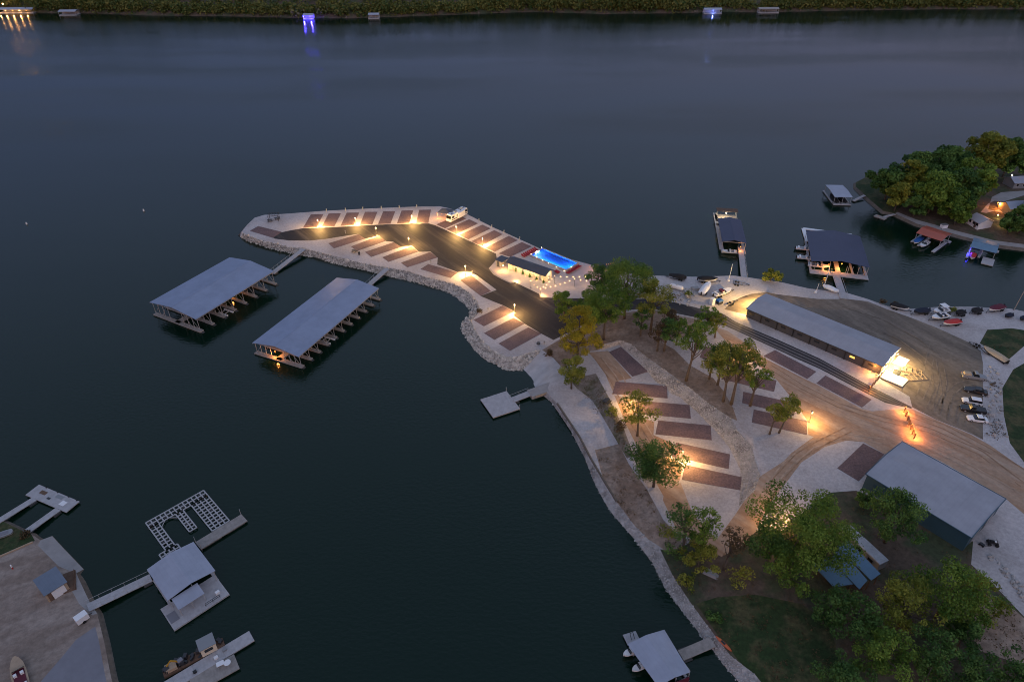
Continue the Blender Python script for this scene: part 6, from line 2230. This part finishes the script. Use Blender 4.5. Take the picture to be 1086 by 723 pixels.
# ================================================================ far shore
FS = P_(-330, 6, -150, 6, 0, 8.5, 40, 13.5, 100, 14.5, 180, 17, 250, 17.5, 320, 19, 370, 19.5, 420, 18, 500, 15, 560, 12.8, 600, 13.5, 640, 15, 724, 14, 770, 12.5, 810, 13.5, 900, 11, 1000, 10, 1086, 10, 1250, 8, 1450, 6)
front = []
for a, b in zip(FS[:-1], FS[1:]):
    n = max(1, int((b[0] - a[0]) / 14))
    for k in range(n):
        s = k / n
        front.append(at(a[0] + (b[0] - a[0]) * s, a[1] + (b[1] - a[1]) * s + random.uniform(-.25, .25), 0))
front.append(at(*FS[-1], 0))
rows = [(-3, -1), (1.5, .9), (6, 2.5), (30, 10), (70, 20), (130, 32), (260, 44), (700, 30)]
m = MB()
for dy, z in rows:
    m.v += [(p.x * (1 + dy / 900), p.y + dy, z) for p in front]
n = len(front)
for r_ in range(len(rows) - 1):
    for k in range(n - 1):
        m.f.append((r_ * n + k, r_ * n + k + 1, (r_ + 1) * n + k + 1, (r_ + 1) * n + k))
tag(m.build('far_hill', 'litter', smooth=True), kind='structure')
m = MB()
for k in range(1, n - 1):
    for j in range(2):
        p = front[k].lerp(front[k + 1], random.random())
        s = random.uniform(.5, 1.7)
        m.box(p.x, p.y + 1.2 + random.uniform(-.6, 1.2), .1, .5 + s * .5, s * 1.3, s, random.uniform(0, 3), .6)
tag(m.build('shore_rocks', 'bank'), kind='stuff')
rng = np.random.default_rng(11)
lobes = []
fa = np.array([(p.x, p.y) for p in front])
for k in range(4600):
    i = rng.integers(0, n - 1)
    s = rng.random()
    dy = 5 + rng.random() ** 1.5 * 130 if k < 3000 else rng.uniform(2.2, 12)
    bx = fa[i, 0] + (fa[i + 1, 0] - fa[i, 0]) * s
    by = fa[i, 1] + (fa[i + 1, 1] - fa[i, 1]) * s + dy
    gz = np.interp(dy, [r[0] for r in rows], [r[1] for r in rows])
    h = rng.uniform(6, 13) if dy > 12 else rng.uniform(3.5, 8)
    w_ = .75 + .45 * math.sin(bx * .021) * math.sin(bx * .0067 + 1) + rng.uniform(-.15, .3)
    h *= w_
    r = rng.uniform(2.0, 5.6) * (.7 + .3 * w_)
    for q in range(3):
        lobes.append((bx * (1 + dy / 900) + rng.uniform(-.5, .5) * r, by + rng.uniform(-.5, .5) * r, gz + h * (.45 + .25 * q), r * (1.0 - .2 * q)))
o = leaves(None, lobes, 190000, 1.7, 'leaf_far', 12, 'far_forest', 1.1)
tag(o, 'dark autumn woods covering the opposite shore', 'forest', kind='stuff')


def far_dock(px, py, L, W, roofm, label, lights=(), deckm='deck', h=3.2, back=5):
    p = at(px, py, 0)
    t = thing('lakeside_dock', label, 'boat dock', (p.x, p.y + back * .0, 0), 0)
    MB().box(0, 0, -.2, .6, L, W).build('deck', deckm, t)
    gable(L, W, h, 1.0, 0, .25).build('roof', roofm, t)
    for x in (-.48, -.16, .16, .48):
        for s in (-1, 1):
            MB().bar((x * L, s * W * .45, .5), (x * L, s * W * .45, h), .22).build('post', 'steel', t)
    MB().box(0, W * .3, .5, h - .2, L * .96, .2).build('back_wall', 'steel', t)
    for (x, col, bm, pw) in lights:
        MB().ball((x * L, -W / 2 - .1, 2.3), .28, 7, 5).build('lamp', bm, t)
        point_light('dock_light', (x * L, -W / 2 - .6, 1.9), pw, col, .3, t)
    return t


OR = (1, .48, .14)
far_dock(20, 13.6, 30, 8, 'white_x', 'long far dock blazing with orange lamps at the water edge', [(-.45, OR, 'bulb_amber', 60), (-.28, OR, 'bulb', 60), (-.08, OR, 'bulb_amber', 60), (.12, OR, 'bulb', 60), (.32, OR, 'bulb_amber', 60)])
far_dock(74, 16, 15, 7, 'white_x', 'plain pale far dock next to the orange lit one', [])
far_dock(328, 20.2, 8.5, 6, 'white_x', 'small far dock with vivid blue lights', [(-.42, (.06, .04, 1), 'bulb_blue', 600), (.3, (.06, .04, 1), 'bulb_blue', 600)])
far_dock(397, 19.6, 9, 6, 'white_x', 'small unlit white far dock beside the blue lit one', [])
far_dock(755, 14.2, 15, 6, 'white_x', 'white far dock with a faint blue lamp', [(.0, (.2, .3, 1), 'bulb_blue', 150)])
far_dock(814, 13.6, 17, 6, 'concrete', 'low pale far dock beyond the white one', [])
for i, (x, dy, z, pw) in enumerate(((9, 14, 8, 60), (13, 24, 10, 60), (22, 30, 13, 60), (42, 20, 11, 120), (7, 8, 5, 50))):
    p = at(x, 11, 0)
    t = thing('house_lamp', 'small warm house light among the trees above the orange lit far dock', 'lamp', (p.x, p.y + dy - 10, z), 0, 'house lights on the far hill')
    MB().tube([(0, 0, -8), (0, 0, 0)], .1, 5).build('pole', 'dark_steel', t)
    MB().ball((0, 0, .3), .55, 7, 5).build('globe', 'bulb_white' if i % 2 else 'bulb', t)

# two white buoys on the open lake
first = None
for x, y in ((28.5, 238), (152.5, 224)):
    t = thing('lake_buoy', 'tiny white buoy floating alone on the open lake', 'buoy', at(x, y, 0), 0, 'white buoys')
    MB().tube([(0, 0, -.3), (0, 0, .3), (0, 0, .9)], [.3, .3, .16], 8).build('float', 'white', t)
